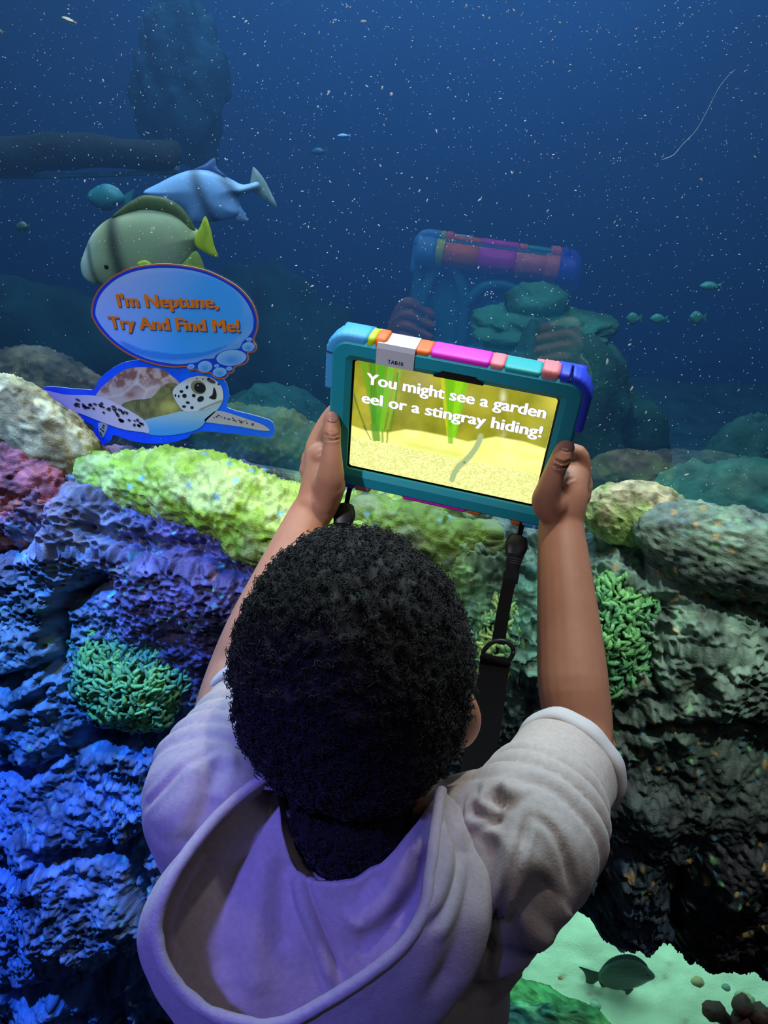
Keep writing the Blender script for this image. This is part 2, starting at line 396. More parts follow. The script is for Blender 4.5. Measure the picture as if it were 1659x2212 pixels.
# paint on the rock, bright and dark areas of the lighting worked into it: pixel place in the photo, radius, colour (sRGB), strength
PAINT = [
 (40, 1010, 95, (205, 95, 70), 1.3), (80, 1090, 90, (165, 75, 80), 1.2), (20, 1160, 80, (130, 75, 95), 0.9), (10, 960, 60, (225, 110, 60), 1.2),
 (190, 1010, 90, (150, 110, 95), 0.5), (150, 1090, 60, (85, 120, 135), 0.8),
 (200, 1170, 110, (105, 130, 150), 1.1), (90, 1210, 80, (120, 150, 165), 0.8), (320, 1200, 110, (95, 90, 140), 1.2), (430, 1250, 130, (80, 75, 120), 1.2),
 (60, 1330, 120, (110, 130, 140), 1.0), (480, 1380, 120, (70, 60, 110), 1.0), (120, 1520, 150, (80, 130, 150), 0.9), (60, 1620, 120, (80, 110, 170), 0.8),
 (280, 1720, 130, (70, 110, 160), 0.9), (100, 1800, 180, (80, 110, 180), 1.0), (100, 2000, 200, (90, 120, 185), 1.0), (250, 1950, 120, (120, 140, 150), 0.8), (150, 2180, 150, (90, 130, 185), 1.0),
 (780, 1100, 90, (120, 150, 90), 1.0), (880, 1160, 110, (140, 175, 60), 1.2), (960, 1230, 90, (110, 150, 60), 1.1), (1050, 1150, 80, (85, 105, 115), 1.0),
 (1010, 1260, 60, (80, 110, 110), 0.8), (1080, 1330, 90, (90, 150, 110), 1.0), (1180, 1300, 100, (80, 130, 115), 0.9), (1140, 1500, 100, (85, 115, 112), 1.0),
 (1340, 1160, 120, (125, 140, 142), 1.2), (1300, 1240, 90, (105, 170, 130), 0.8), (1480, 1240, 120, (118, 145, 130), 0.9), (1560, 1120, 130, (85, 105, 95), 1.1), (1630, 1200, 90, (90, 120, 100), 0.8),
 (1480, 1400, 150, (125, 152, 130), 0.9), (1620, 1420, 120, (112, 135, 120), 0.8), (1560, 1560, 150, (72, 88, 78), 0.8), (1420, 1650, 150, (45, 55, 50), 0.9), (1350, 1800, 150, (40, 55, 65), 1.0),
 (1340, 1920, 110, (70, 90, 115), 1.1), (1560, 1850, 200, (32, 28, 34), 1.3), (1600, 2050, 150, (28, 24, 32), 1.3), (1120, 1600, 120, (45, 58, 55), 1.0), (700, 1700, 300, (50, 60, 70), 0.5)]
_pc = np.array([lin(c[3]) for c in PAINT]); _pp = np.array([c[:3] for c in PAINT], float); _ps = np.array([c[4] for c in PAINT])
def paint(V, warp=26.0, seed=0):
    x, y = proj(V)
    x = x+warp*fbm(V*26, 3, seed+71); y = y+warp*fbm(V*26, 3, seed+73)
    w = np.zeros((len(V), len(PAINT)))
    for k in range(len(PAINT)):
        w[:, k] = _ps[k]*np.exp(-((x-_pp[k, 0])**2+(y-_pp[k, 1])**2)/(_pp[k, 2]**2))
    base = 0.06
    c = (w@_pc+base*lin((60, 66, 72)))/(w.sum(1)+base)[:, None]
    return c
def flecks(V, c, seed=0, right=None):
    """small dabs of orange, yellow and cyan left by the painter"""
    x, y = proj(V)
    f1, f2, cid = worley(V*95, seed+40)
    m = sstep(0.42, 0.28, f1)*sstep(0.35, 0.6, vnoise(V*14, seed+41)*0.5+0.5+0.12*vnoise(V*60, seed+2))
    warm = sstep(780, 1050, x)
    a = (m*(cid < 0.16)*(0.25+0.5*warm))[:, None]; c = c*(1-a)+a*lin((190, 150, 85))
    b = (m*(cid > 0.84)*(0.8-0.5*warm))[:, None]; c = c*(1-b)+b*lin((90, 170, 200))
    g = (m*((cid > 0.5) & (cid < 0.6))*0.6)[:, None]; c = c*(1-g)+g*lin((110, 190, 120))
    return c
def relief(P, N, seed, kind, amp=1.0):
    """rock relief in metres along the normal: honeycomb pits, leafy coral ridges or plain craggy stone"""
    big = 0.012*fbm(P*7, 4, seed)
    wv = P+0.0028*np.column_stack([vnoise(P*55, seed+1), vnoise(P*55, seed+2), vnoise(P*55, seed+3)])
    f1, f2, cid = worley(wv*np.array([88, 88, 104]), seed+6)
    wall = sstep(0.30, 0.02, f2-f1)
    pits = 0.0030*wall-0.0085*sstep(0.60, 0.10, f1)*(0.25+0.75*cid)
    mask = sstep(-0.35, 0.35, vnoise(P*9, seed+14)+0.3*vnoise(P*30, seed+15))
    crag = 0.0024*fbm(P*110, 3, seed+11)+0.0052*fbm(P*38, 2, seed+12)*(1-0.5*mask)
    pits = pits*(0.35+0.65*mask)
    r1 = 1-np.abs(fbm(wv*np.array([75, 75, 75]), 2, seed+8)*1.5); r1 = np.clip(r1, 0, 1)**2
    leaf = 0.0105*r1-0.004
    k = np.asarray(kind)
    return amp*(big+crag+pits*np.clip(1-np.abs(k-0.0), 0, 1)+leaf*np.clip(1-np.abs(k-1.0), 0, 1))

# pane plane of the low window: runs from left-near to right-far
def low_Y(x): return 0.70+0.135*x
def prof(x, s):
    """rock face: s from 0 (against the glass) to 1 (floor); returns Y, z"""
    ct = 0.918+0.030*np.exp(-((x+0.55)/0.35)**2)-0.012*np.exp(-((x-0.05)/0.25)**2)+0.015*sstep(0.3, 0.7, x)
    S = np.array([0, .05, .10, .16, .24, .36, .52, .70, .86, 1.0])
    Yt = np.array([.945, .915, .880, .835, .795, .760, .725, .700, .690, .690])
    Zt = np.array([0.0, .010, .004, -.028, -.085, -.20, -.38, -.60, -.78, -.94])
    Y = np.interp(s, S, Yt); Z = np.interp(s, S, Zt)
    lowm = sstep(0.30, 0.85, s)
    Y = Y+lowm*(low_Y(x)-0.705+0.0)
    return Y, ct+Z
LWL, LWR = -0.50, 0.75                      # low window span
def low_top(x): return np.interp(x, [-.52, -.45, -.2, .13, .25, .44, .62, .80], [.12, .15, .36, .385, .345, .24, .18, .14])+0.008*np.sin(x*31)
def wall_grid(x0, x1, nx, ns):
    xs = np.linspace(x0, x1, nx); ss = np.linspace(0, 1, ns)
    X, S = np.meshgrid(xs, ss); X = X.ravel(); S = S.ravel()
    Y, Z = prof(X, S)
    return np.column_stack([X, Y, np.maximum(Z, -0.05)])
def grid_normals(V, nx, ns):
    G = V.reshape(ns, nx, 3); dx = np.gradient(G, axis=1); ds = np.gradient(G, axis=0)
    n = np.cross(dx, ds); n /= np.linalg.norm(n, axis=2)[:, :, None]+1e-12
    n = n.reshape(-1, 3)
    if n[len(n)//2] @ np.array([0, -1, 0.2]) < 0: n = -n
    return n
# big lumps of the face: pixel centre, radius px, bulge (m)
LUMPS = [(90, 1090, 110, .020), (190, 1150, 90, .022), (380, 1290, 150, .018), (60, 1290, 110, .022), (60, 1440, 90, .02), (70, 1580, 100, .024), (280, 1700, 120, .024),
         (90, 1760, 110, .02), (170, 1900, 130, .026), (60, 2060, 130, .03), (200, 2160, 130, .03), (330, 1960, 90, .015), (1100, 1200, 100, .016), (1180, 1360, 110, .02), (1140, 1520, 110, .02),
         (1390, 1190, 130, .02), (1540, 1290, 120, .022), (1480, 1450, 120, .022), (1620, 1470, 90, .02), (1440, 1620, 140, .018), (1340, 1760, 120, .02), (1340, 1920, 120, .03), (1560, 1750, 150, .03),
         (1580, 1950, 150, .02), (960, 1170, 90, .014), (820, 1110, 80, .014)]
CREVICE = [([(0, 1195), (60, 1180), (130, 1130), (150, 1070)], 14, .022), ([(140, 1440), (135, 1360), (150, 1300), (240, 1250)], 14, .025), ([(0, 1460), (80, 1430), (140, 1430)], 12, .02),
           ([(0, 1500), (60, 1510), (130, 1480)], 8, .012), ([(190, 1590), (300, 1610), (390, 1590)], 16, .028), ([(0, 1650), (100, 1660), (140, 1620)], 10, .018), ([(100, 1820), (220, 1830), (320, 1800)], 11, .022),
           ([(0, 1850), (60, 1880), (110, 1830)], 9, .015), ([(60, 2100), (130, 2080), (200, 2100), (300, 2060)], 16, .03), ([(240, 2200), (300, 2120), (330, 2060)], 12, .02), ([(300, 1880), (330, 1960), (335, 2100)], 14, .02),
           ([(1390, 1110), (1450, 1200), (1560, 1260), (1659, 1270)], 12, .022), ([(1100, 1230), (1180, 1260), (1280, 1270), (1390, 1320)], 9, .014), ([(1390, 1400), (1420, 1480), (1330, 1520)], 10, .014), ([(1180, 1160), (1170, 1250), (1190, 1330)], 9, .014),
           ([(1290, 1800), (1310, 1880), (1250, 1960)], 16, .024), ([(1450, 1840), (1450, 1980), (1400, 2030)], 12, .02), ([(760, 1060), (860, 1120), (960, 1130), (1060, 1120)], 8, .012), ([(220, 1150), (330, 1170), (440, 1190), (520, 1230)], 14, .02), ([(1200, 1500), (1330, 1560), (1500, 1530), (1659, 1560)], 10, .012)]
def seg_dist(x, y, pl):
    d = np.full(len(x), 1e9)
    for (x0, y0), (x1, y1) in zip(pl[:-1], pl[1:]):
        t = np.clip(((x-x0)*(x1-x0)+(y-y0)*(y1-y0))/((x1-x0)**2+(y1-y0)**2), 0, 1)
        d = np.minimum(d, np.hypot(x-x0-t*(x1-x0), y-y0-t*(y1-y0)))
    return d
def kind_map(x, y):
    """0 honeycomb, 1 leafy coral, 0.5 mixed"""
    k = np.full(len(x), 0.15)
    for (cx_, cy_, r, v) in [(1340, 1370, 110, 1.0), (1095, 1400, 90, 1.0), (280, 1690, 90, 0.8), (1340, 1920, 110, 0.9), (1560, 1150, 130, 0.6), (430, 1280, 120, 0.5), (60, 1060, 110, 0.55)]:
        k = k+(v-k)*np.exp(-(((x-cx_)**2+(y-cy_)**2)/r**2)**2)
    return k
def face_mesh(name, x0, x1, nx, ns, detail=True):
    V = wall_grid(x0, x1, nx, ns); N = grid_normals(V, nx, ns)
    x, y = proj(V); wx = x+14*fbm(V*30, 3, 5); wy = y+14*fbm(V*30, 3, 6)
    d = np.zeros(len(V))
    for (cx_, cy_, r, h) in LUMPS:
        q = ((wx-cx_)**2+(wy-cy_)**2)/r**2; d += 1.5*h*np.exp(-q*q)
    cr = np.zeros(len(V))
    for pl, r, h in CREVICE:
        dd = seg_dist(wx, wy, pl); cr = np.maximum(cr, 1.5*h*np.exp(-(dd/(1.25*r))**2))
    d = d-cr+relief(V, N, 3, kind_map(wx, wy), 1.55)
    s = np.repeat(np.linspace(0, 1, ns), nx); d *= sstep(0.0, 0.06, s)
    V2 = V+N*d[:, None]
    V2[:, 1] = np.minimum(V2[:, 1], GY-0.004+np.where(s < 0.02, 0.02, 0))
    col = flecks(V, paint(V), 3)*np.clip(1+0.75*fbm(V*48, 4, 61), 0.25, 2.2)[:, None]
    Fc = grid_faces(nx, ns)
    # the arch of the low window is left open
    cen_x = V[:, 0]; cen_z = V[:, 2]
    op = (cen_x > LWL) & (cen_x < LWR) & (cen_z < low_top(cen_x)) & (cen_z < 0.46)
    Fc = [f for f in Fc if not (op[f[0]] and op[f[1]] and op[f[2]] and op[f[3]])]
    Fa = np.array(Fc); used = np.unique(Fa); mp = -np.ones(len(V2), int); mp[used] = np.arange(len(used))
    return mk(name, V2[used], mp[Fa], M_rock, None, True, col[used])
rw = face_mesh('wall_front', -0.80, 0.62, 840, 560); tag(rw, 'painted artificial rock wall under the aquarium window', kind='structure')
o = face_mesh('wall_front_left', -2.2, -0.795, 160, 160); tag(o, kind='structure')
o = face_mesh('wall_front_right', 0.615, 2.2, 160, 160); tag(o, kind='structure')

# single boulders and coral heads set into the face
def boulder(name, c, r, seed, color=None, kind=0.1, rot=0.0, tilt=0.0, roll=0.0, nu=150, nv=100, amp=1.0, parent=None, big=0.10, col2=None, under=None, label=None, cat=None, fleck=True):
    V, Fc = sphere((0, 0, 0), 1.0, nu, nv)
    V = V*(1+big*fbm(V*1.6+seed*2.1, 3, seed))[:, None]
    N = V/np.asarray(r); N /= np.linalg.norm(N, axis=1)[:, None]
    V = V*np.asarray(r)
    M = np.array((Matrix.Rotation(rot, 3, 'Z')@Matrix.Rotation(tilt, 3, 'X')@Matrix.Rotation(roll, 3, 'Y')))
    V = V@M.T+np.asarray(c); N = N@M.T
    d = relief(V, N, seed, np.full(len(V), kind), amp)
    V2 = V+N*d[:, None]
    lim = GY-0.002
    V2[:, 1] = np.minimum(V2[:, 1], lim)
    if color is None: col = paint(V, 20, seed)
    else:
        t = sstep(-0.3, 0.4, fbm(V*22, 3, seed+31))[:, None]; col = lin(color)[None]*(1-t)+lin(col2 if col2 else color)[None]*t
        col = col*np.clip(1+0.6*fbm(V*75, 4, seed+33), .25, 2)[:, None]
    if fleck: col = flecks(V, col, seed)
    o = mk(name, V2, Fc, M_rock, parent, True, col)
    if label: tag(o, label, cat or 'rock')
    return o
# lime green crusted ledge: a chain of lumps in one crust
def crust(name, pts, rads, flat, seed, color, col2, kind, parent=None, label=None, amp=1.0, seg=110, sub=34, drip=0.0):
    V, Fc = tube(pts, rads, seg, sub, True, ref=(0, 0.25, 1), flat=flat)
    me = bpy.data.meshes.new('t'); me.from_pydata([tuple(v) for v in V], [], Fc); me.update(); N = get_n(me); bpy.data.meshes.remove(me)
    d = relief(V, N, seed, np.full(len(V), kind), amp*0.8)+0.006*fbm(V*14, 3, seed+50)+0.0016*fbm(V*180, 2, seed+51)
    lowf = np.clip(-N[:, 2], 0, 1)*np.clip(-N[:, 1]+0.6, 0, 1)
    V2 = V+N*d[:, None]
    if drip: V2[:, 2] -= drip*lowf*(0.5+0.5*vnoise(np.column_stack([V[:, 0]*32, V[:, 0]*0, V[:, 0]*0]), seed+4))
    V2[:, 1] = np.minimum(V2[:, 1], GY-0.002)
    t = sstep(-0.35, 0.45, fbm(V*30, 3, seed+31))[:, None]; col = lin(color)[None]*(1-t)+lin(col2)[None]*t
    col = col*(1+0.3*fbm(V*80, 3, seed+33))[:, None]
    f1, f2, cid = worley(V*70, seed+3); m = (sstep(0.4, 0.25, f1)*(cid > 0.86)*0.7)[:, None]; col = col*(1-m)+m*lin((110, 175, 190))
    o = mk(name, V2, Fc, M_rock, parent, True, col)
    if label: tag(o, label, 'rock')
    return o
def Q(x, y, Y): return px_y(x, y, Y)
crust('lime_rock', [Q(170, 1018, .875), Q(270, 1030, .865), Q(390, 1055, .85), Q(500, 1090, .84), Q(590, 1120, .835), Q(660, 1125, .845), Q(720, 1125, .86)],
      [0.024, 0.036, 0.046, 0.054, 0.056, 0.050, 0.03], 1.05, 31, (150, 185, 50), (185, 205, 110), 0.45, None, 'lime green crusted rock ledge below the turtle sticker', 1.0, drip=0.03)
crust('olive_rock', [Q(800, 1120, .87), Q(880, 1150, .85), Q(960, 1180, .845), Q(1040, 1170, .86)], [0.03, 0.045, 0.045, 0.03], 1.0, 37, (105, 140, 55), (125, 150, 110), 0.3, None, 'olive green rock crest below the tablet', 0.9, seg=90, sub=26)
boulder('pink_rock', Q(20, 1075, .835), (0.095, 0.065, 0.090), 33, (232, 122, 84), 0.4, rot=0.2, col2=(180, 95, 90), label='pink and orange painted rock at the left end of the ledge', fleck=False)
boulder('tan_boulder', Q(40, 950, .875), (0.135, 0.052, 0.088), 34, (205, 182, 118), 0.9, rot=0.05, roll=0.45, col2=(150, 125, 72), label='tan speckled boulder leaning on the glass at the left edge', amp=0.42, big=0.05, fleck=False)
boulder('tan_boulder', Q(1370, 1112, .885), (0.066, 0.040, 0.042), 35, (185, 175, 135), 0.75, col2=(165, 190, 110), roll=-0.05, label='small rounded tan boulder right of the right hand', amp=0.35, big=0.04, fleck=False)
boulder('charcoal_boulder', Q(1590, 1195, .855), (0.125, 0.06, 0.062), 36, (88, 104, 98), 0.3, roll=0.16, col2=(110, 132, 112), label='charcoal boulder with a green tinge at the right edge', amp=0.7, big=0.05)
def coral_head(name, c, r, seed, color, col2, label, n_out=(0, -1, 0.3), lobes=170):
    """round coral head covered in short radiating leafy lobes"""
    t = empty(name, tuple(c)); tag(t, label, 'coral')
    out = np.asarray(n_out, float); out /= np.linalg.norm(out)
    Mz = np.array(Vector(out).to_track_quat('Z', 'Y').to_matrix())
    V, Fc = sphere((0, 0, 0), (r[0]*0.93, r[1]*0.93, r[2]*0.93), 60, 40, Mz); V = V+np.asarray(c)
    V = V*1.0; V[:, 1] = np.minimum(V[:, 1], GY-0.01)
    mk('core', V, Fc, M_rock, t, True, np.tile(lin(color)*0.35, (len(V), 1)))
    rg = random.Random(seed); g = Geo(); cols = []
    for k in range(lobes):
        u = (k+0.5)/lobes; th = math.acos(1-u*1.0); ph = k*2.39996+rg.uniform(-.2, .2)
        dr = np.array([math.sin(th)*math.cos(ph), math.sin(th)*math.sin(ph), math.cos(th)])
        dn = dr/np.asarray(r); dn /= np.linalg.norm(dn)
        tang = np.array([dr[0]-.25, dr[1]+.35, 0.0])+1e-3+np.array([rg.gauss(0, .55), rg.gauss(0, .55), 0]); tang = tang-dn*(tang@dn); tang /= np.linalg.norm(tang)
        side = np.cross(dn, tang)
        p = dr*np.asarray(r); p = p+np.array([rg.gauss(0, .003), rg.gauss(0, .003), rg.gauss(0, .0015)])+p*0.16*vnoise(dr[None]*2.3, seed)[0]; L = 0.0060*rg.uniform(.6, 1.5); bend = rg.uniform(-.9, .9)
        P = [p-tang*L*.9+side*bend*L*.5, p+dn*.0032, p+tang*L+dn*.0022+side*bend*L*.7]
        P = [np.asarray(c)+Mz@q for q in P]
        Vt, Ft = tube(P, [0.0020, 0.0029*rg.uniform(.6, 1.4), 0.0021], 6, 2, True)
        Vt = Vt+0.0009*vnoise(Vt*500, seed)[:, None]*1.0
        g.add(Vt, Ft); w = min(1, max(0, .5+1.1*vnoise(dr[None]*2.6+seed, seed)[0]+rg.gauss(0, .15))); cc = lin(color)*(1-w)+lin(col2)*w; cols.append(np.tile(cc*rg.uniform(.7, 1.2), (len(Vt), 1)))
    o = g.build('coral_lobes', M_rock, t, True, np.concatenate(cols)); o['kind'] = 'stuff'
    return t
def on_face(x, y, back=0.0):
    r = ray(x, y); best = None
    for Yv in np.linspace(0.55, 0.95, 400):
        p = CAM+r*(Yv/r[1]); ss = np.linspace(0, 1, 300); Yp, Zp = prof(np.full(300, p[0]), ss)
        yy = np.interp(-p[2], -Zp[10:], Yp[10:])
        if p[2] < Zp.max() and Yv >= yy: return p
    return px_y(x, y, 0.8)
coral_head('coral_head', on_face(270, 1465)+np.array([0, 0.012, 0]), (0.084, 0.080, 0.044), 41, (75, 150, 120), (120, 200, 110), 'round green coral head on the blue lit rock at the left', (0.1, -1, 0.45), 900)
coral_head('coral_head', on_face(1320, 1385)+np.array([0, 0.016, 0]), (0.054, 0.078, 0.036), 42, (85, 150, 100), (130, 200, 120), 'green leafy coral cluster right of the right forearm', (-0.1, -1, 0.45), 600)
coral_head('coral_head', on_face(1105, 1405)+np.array([0, 0.016, 0]), (0.040, 0.066, 0.032), 43, (110, 175, 110), (165, 205, 120), 'bright green coral cluster beside the black strap', (0.05, -1, 0.4), 420)
coral_head('coral_head', on_face(1330, 1925)+np.array([0, 0.02, 0]), (0.070, 0.060, 0.035), 44, (62, 80, 100), (80, 110, 110), 'dim blue grey coral head above the low window', (0, -1, 0.3), 420)

# ------------------------------------------------------------------ the low window and its little tank
def lowp(x, z, off=0.0): return (x, low_Y(x)+0.0+off, z)
M_black = mat('black_rubber', (0.006, 0.006, 0.007), 0.6)
xs = np.linspace(LWL, LWR, 40)
V = [lowp(x, z) for z in (0.0, 0.44) for x in xs]
o = mk('window_2', V, grid_faces(40, 2), glass_mat('low_glass', 1.25), smooth=False); tag(o, 'low arched window in the rock near the floor', kind='structure')
fr = Geo()
for x in (LWL+0.012,):
    fr.add(*box(lowp(x, 0.07, 0.006), (0.022, 0.03, 0.14)))
o = fr.build('trim_1', M_black, None, False); tag(o, 'black upright frame of the low window', kind='structure')
M_dark = mat('tank_lining', (0.03, 0.05, 0.06), 0.9)
o = mk('niche_walls', [(LWL-.05, .69, 0), (LWL-.05, 1.32, 0), (LWR+.1, 1.32, 0), (LWR+.1, .85, 0), (LWL-.05, .72, .45), (LWL-.05, 1.32, .45), (LWR+.1, 1.32, .45), (LWR+.1, .85, .45)],
       [(0, 1, 5, 4), (1, 2, 6, 5), (2, 3, 7, 6), (4, 5, 6, 7)], M_dark, smooth=False); tag(o, 'dark lining of the small low tank', kind='structure')
n = 150
gx, gy = np.meshgrid(np.linspace(LWL-.045, LWR+.09, n), np.linspace(0, 1, n)); gx = gx.ravel(); gy = gy.ravel()
yy = (low_Y(gx)+0.004)*(1-gy)+1.31*gy
g = np.column_stack([gx, yy, np.zeros(n*n)]); g[:, 2] = 0.045+0.05*gy+0.010*fbm(g*9, 3, 2)+0.003*fbm(g*45, 3, 7)
c = lin((205, 215, 190))[None]*(1+0.12*fbm(g*35, 4, 9))[:, None]
f1, f2, cid = worley(g*38, 8); m = (sstep(0.3, 0.12, f1)*(cid > 0.7)*0.6)[:, None]; c = c*(1-m)+m*lin((150, 140, 110))
M_sand = mat('pale_sand', (0.7, 0.7, 0.6), 0.9, attr=True, bump=(260, 0.5, 0.003))
o = mk('sand_bed', g, grid_faces(n, n), M_sand, None, True, c); tag(o, 'pale bright sand bed inside the low window', 'sand', kind='stuff')
area('low_tank_lamp', (0.1, 1.02, 0.435), (0.1, 0.98, 0), 3.4, (0.42, 1.0, 0.84), 1.1, 0.25)
def pebble(x, y, r, col, label, zc=0.10):
    p = px_z(x, y, zc)
    V, Fc = sphere((0, 0, 0), (r, r*.8, r*.6), 16, 10); V = V*(1+0.25*fbm(V*80+x, 2, 3))[:, None]+p
    return tag(mk('pebble', V, Fc, mat('pebble_stone', tuple(lin(col)), 0.8, noise=(90, 0.4)), None), label, 'pebble', 'pebbles on the sand')
pebble(1285, 2172, .009, (130, 160, 140), 'grey green pebble on the sand below the dark fish', .085)
pebble(1508, 2122, .011, (165, 150, 110), 'tan pebble on the sand right of the dark fish', .09)
pebble(1570, 2133, .008, (110, 140, 125), 'small grey pebble on the sand near the right edge', .09)
pebble(1610, 2160, .016, (150, 155, 120), 'larger mottled pebble beside the dark red coral', .09)
pebble(1210, 2112, .005, (190, 140, 100), 'tiny orange pebble behind the tail of the dark fish', .085)
pebble(1365, 2052, .008, (170, 150, 120), 'tan pebble half hidden above the dark fish', .1)
boulder('mossy_rock', px_z(1210, 2205, .08)+np.array([-.03, .0, -.012]), (0.135, 0.045, 0.052), 51, (60, 120, 75), 0.2, rot=-0.15, col2=(90, 160, 95), label='green mossy rock low inside the window beside the hoodie', fleck=False, nu=90, nv=60)
boulder('mossy_rock', px_z(385, 2170, .06)+np.array([.05, .09, 0.03]), (0.12, 0.05, 0.10), 52, (60, 110, 60), 0.2, col2=(80, 140, 80), label='green mossy rock behind the black frame at the lower left', fleck=False, nu=80, nv=50)
M_red = mat('dark_red_coral', (0.055, 0.018, 0.016), 0.8, bump=(160, 0.5, 0.003))
ct = px_z(1600, 2212, .07); t = empty('branching_coral', tuple(ct)); tag(t, 'dark red branching coral at the bottom right corner', 'coral')
for (dx, dz, r) in [(-.055, .030, .014), (-.012, .062, .016), (.02, .045, .018), (.045, .060, .014), (.0, .02, .022)]:
    V, Fc = tube([ct+np.array([dx*.2, 0, -.02]), ct+np.array([dx*.6, 0, dz*.5]), ct+np.array([dx, -.004, dz])], [r*.7, r*.8, r], 10, 4)
    V = V+0.003*fbm(V*90, 2, 4)[:, None]; mk('branch', V, Fc, M_red, t)
# ------------------------------------------------------------------ tablet in its kids' case
TM = np.array([[0.99321796, 0.06311057, 0.09764804], [-0.05260197, 0.99290077, -0.10668225], [-0.10368759, 0.10082224, 0.98948661]])
TO = np.array([-0.07559909, 0.68086888, 1.13606087])
def T(p): return np.asarray(p, float)@TM.T+TO                  # tablet local (x right, y away, z up) to world
def scr(x, y, off=0.0):                                         # photo pixel to the screen plane, world
    n = TM[:, 1]; r = ray(x, y); o_ = TO+n*off; return CAM+r*(((o_-CAM)@n)/(r@n))
def loc_of(P): return (np.asarray(P)-TO)@TM
CW, CH, CT = 0.236, 0.163, 0.020                                # case
M_teal = mat('teal_foam', tuple(lin((18, 155, 176))), 0.55, bump=(900, 0.15, 0.0006))
def foam(name, rgb): return mat(name, tuple(lin(rgb)), 0.5, bump=(900, 0.15, 0.0006))
FO = dict(sky=foam('sky_blue_foam', (70, 165, 225)), yellow=foam('yellow_foam', (190, 215, 30)), orange=foam('orange_foam', (240, 110, 20)), pink=foam('magenta_foam', (230, 40, 205)),
          salmon=foam('salmon_foam', (235, 130, 135)), teal=M_teal, blue=foam('blue_foam', (45, 70, 225)), aqua=foam('aqua_foam', (30, 175, 175)))
tab = empty('tablet', tuple(TO)); tag(tab, 'tablet in a teal case with rainbow bumpers held up to the glass', 'tablet')

def prism_ring(outer, inner, y0, y1, yi=None):
    """frame between two outlines with the same count, y0 near the viewer"""
    n = len(outer); V = []; yi = y0 if yi is None else yi
    for P, y in ((outer, y0), (outer, y1), (inner, y1), (inner, yi)): V += [(p[0], y, p[1]) for p in P]
    Fc = []
    for a in range(4):
        b = (a+1) % 4
        for i in range(n): Fc.append((a*n+i, a*n+(i+1) % n, b*n+(i+1) % n, b*n+i))
    return np.array(V), Fc
o_out = rounded_rect(CW, CH, 0.016, 8); o_in = rounded_rect(0.196, 0.124, 0.003, 8)
mid = rounded_rect(CW-0.006, CH-0.006, 0.014, 8); mid2 = rounded_rect(0.207, 0.135, 0.006, 8)
# front frame with a bevel, and the case body behind
yf = -0.0075
Vs = []; Fc = []; loops = [(o_in, -0.001), (o_in, yf+0.0035), (mid2, yf), (mid, yf), (o_out, yf+0.003), (o_out, CT-0.004), (rounded_rect(CW-0.008, CH-0.008, 0.013, 8), CT)]
nL = len(o_out)
for P, y in loops: Vs += [(p[0], y, p[1]) for p in P]
for a in range(len(loops)-1):
    for i in range(nL): Fc.append((a*nL+i, a*nL+(i+1) % nL, (a+1)*nL+(i+1) % nL, (a+1)*nL+i))
Fc.append(tuple(range((len(loops)-1)*nL, len(loops)*nL)))
o = mk('case_body', T(np.array(Vs)), Fc, M_teal, tab, False)
M_bezel = mat('black_bezel', (0.004, 0.004, 0.005), 0.25)
V, Fb = box((0, 0.0035, 0), (0.199, 0.0055, 0.127)); mk('bezel', T(V), Fb, M_bezel, tab, False)
# camera notch
nt_ = [(-0.024, 0.0635), (0.024, 0.0635), (0.018, 0.0560), (-0.018, 0.0560)]
a_, b_ = loc_of(scr(953, 803)), loc_of(scr(1020, 815))
xm = (a_[0]+b_[0])/2+0.003
nt_ = [(xm-0.0235, 0.0625), (xm+0.0235, 0.0625), (xm+0.0155, 0.0695), (xm-0.0155, 0.0695)]
V = [(p[0], y, p[1]) for y in (yf-0.0004, -0.001) for p in nt_]
mk('camera_notch', T(np.array(V)), [(0, 1, 2, 3), (7, 6, 5, 4), (0, 4, 5, 1), (1, 5, 6, 2), (2, 6, 7, 3), (3, 7, 4, 0)], M_bezel, tab, False)

# screen: lit picture of sand, grass and a garden eel
so = rounded_rect(0.192, 0.120, 0.003, 5)
P2, F2 = fill2d(so, 0.00078)
SV = T(np.column_stack([P2[:, 0], np.full(len(P2), -0.0002), P2[:, 1]]))
X, Y = proj(SV); X = (X-740)*3.318; Y = (Y-760)*3.318           # coordinates in a close-up of the screen
def nz(a, b, seed): return fbm(np.column_stack([X*a, Y*b, np.zeros(len(X))]), 4, seed)
c = np.tile(lin((118, 122, 24)), (len(X), 1))
k = np.clip(nz(.006, .006, 3)*.5+.5, 0, 1)[:, None]; c = c*(1-k)+k*lin((165, 160, 45))
k = np.exp(-(((X-1550)/130)**2+((Y-350)/150)**2))[:, None]*0.6; c = c*(1-k)+k*lin((215, 205, 80))
k = (np.exp(-((X-1150)/22)**2)*sstep(240, 330, Y)*0.8*np.clip(nz(.02, .01, 8)+.6, 0, 1))[:, None]; c = c*(1-k)+k*lin((215, 215, 170))
k = np.exp(-(((X-560)/90)**2+((Y-200)/110)**2))[:, None]*0.5; c = c*(1-k)+k*lin((150, 140, 90))
def blade(x0, y0, x1, y1, w0, w1, col, s=0.85, bow=0.0):
    global c
    t = np.clip((Y-y0)/(y1-y0), 0, 1); xc = x0+(x1-x0)*t+bow*np.sin(np.pi*t); w = w0+(w1-w0)*t
    m = (sstep(1.0, 0.55, np.abs(X-xc)/w)*((Y > y0-3) & (Y < y1))*s)[:, None]
    st = (0.85+0.25*np.sin((X-xc)*0.55))[:, None]
    c = c*(1-m)+m*lin(col)*st
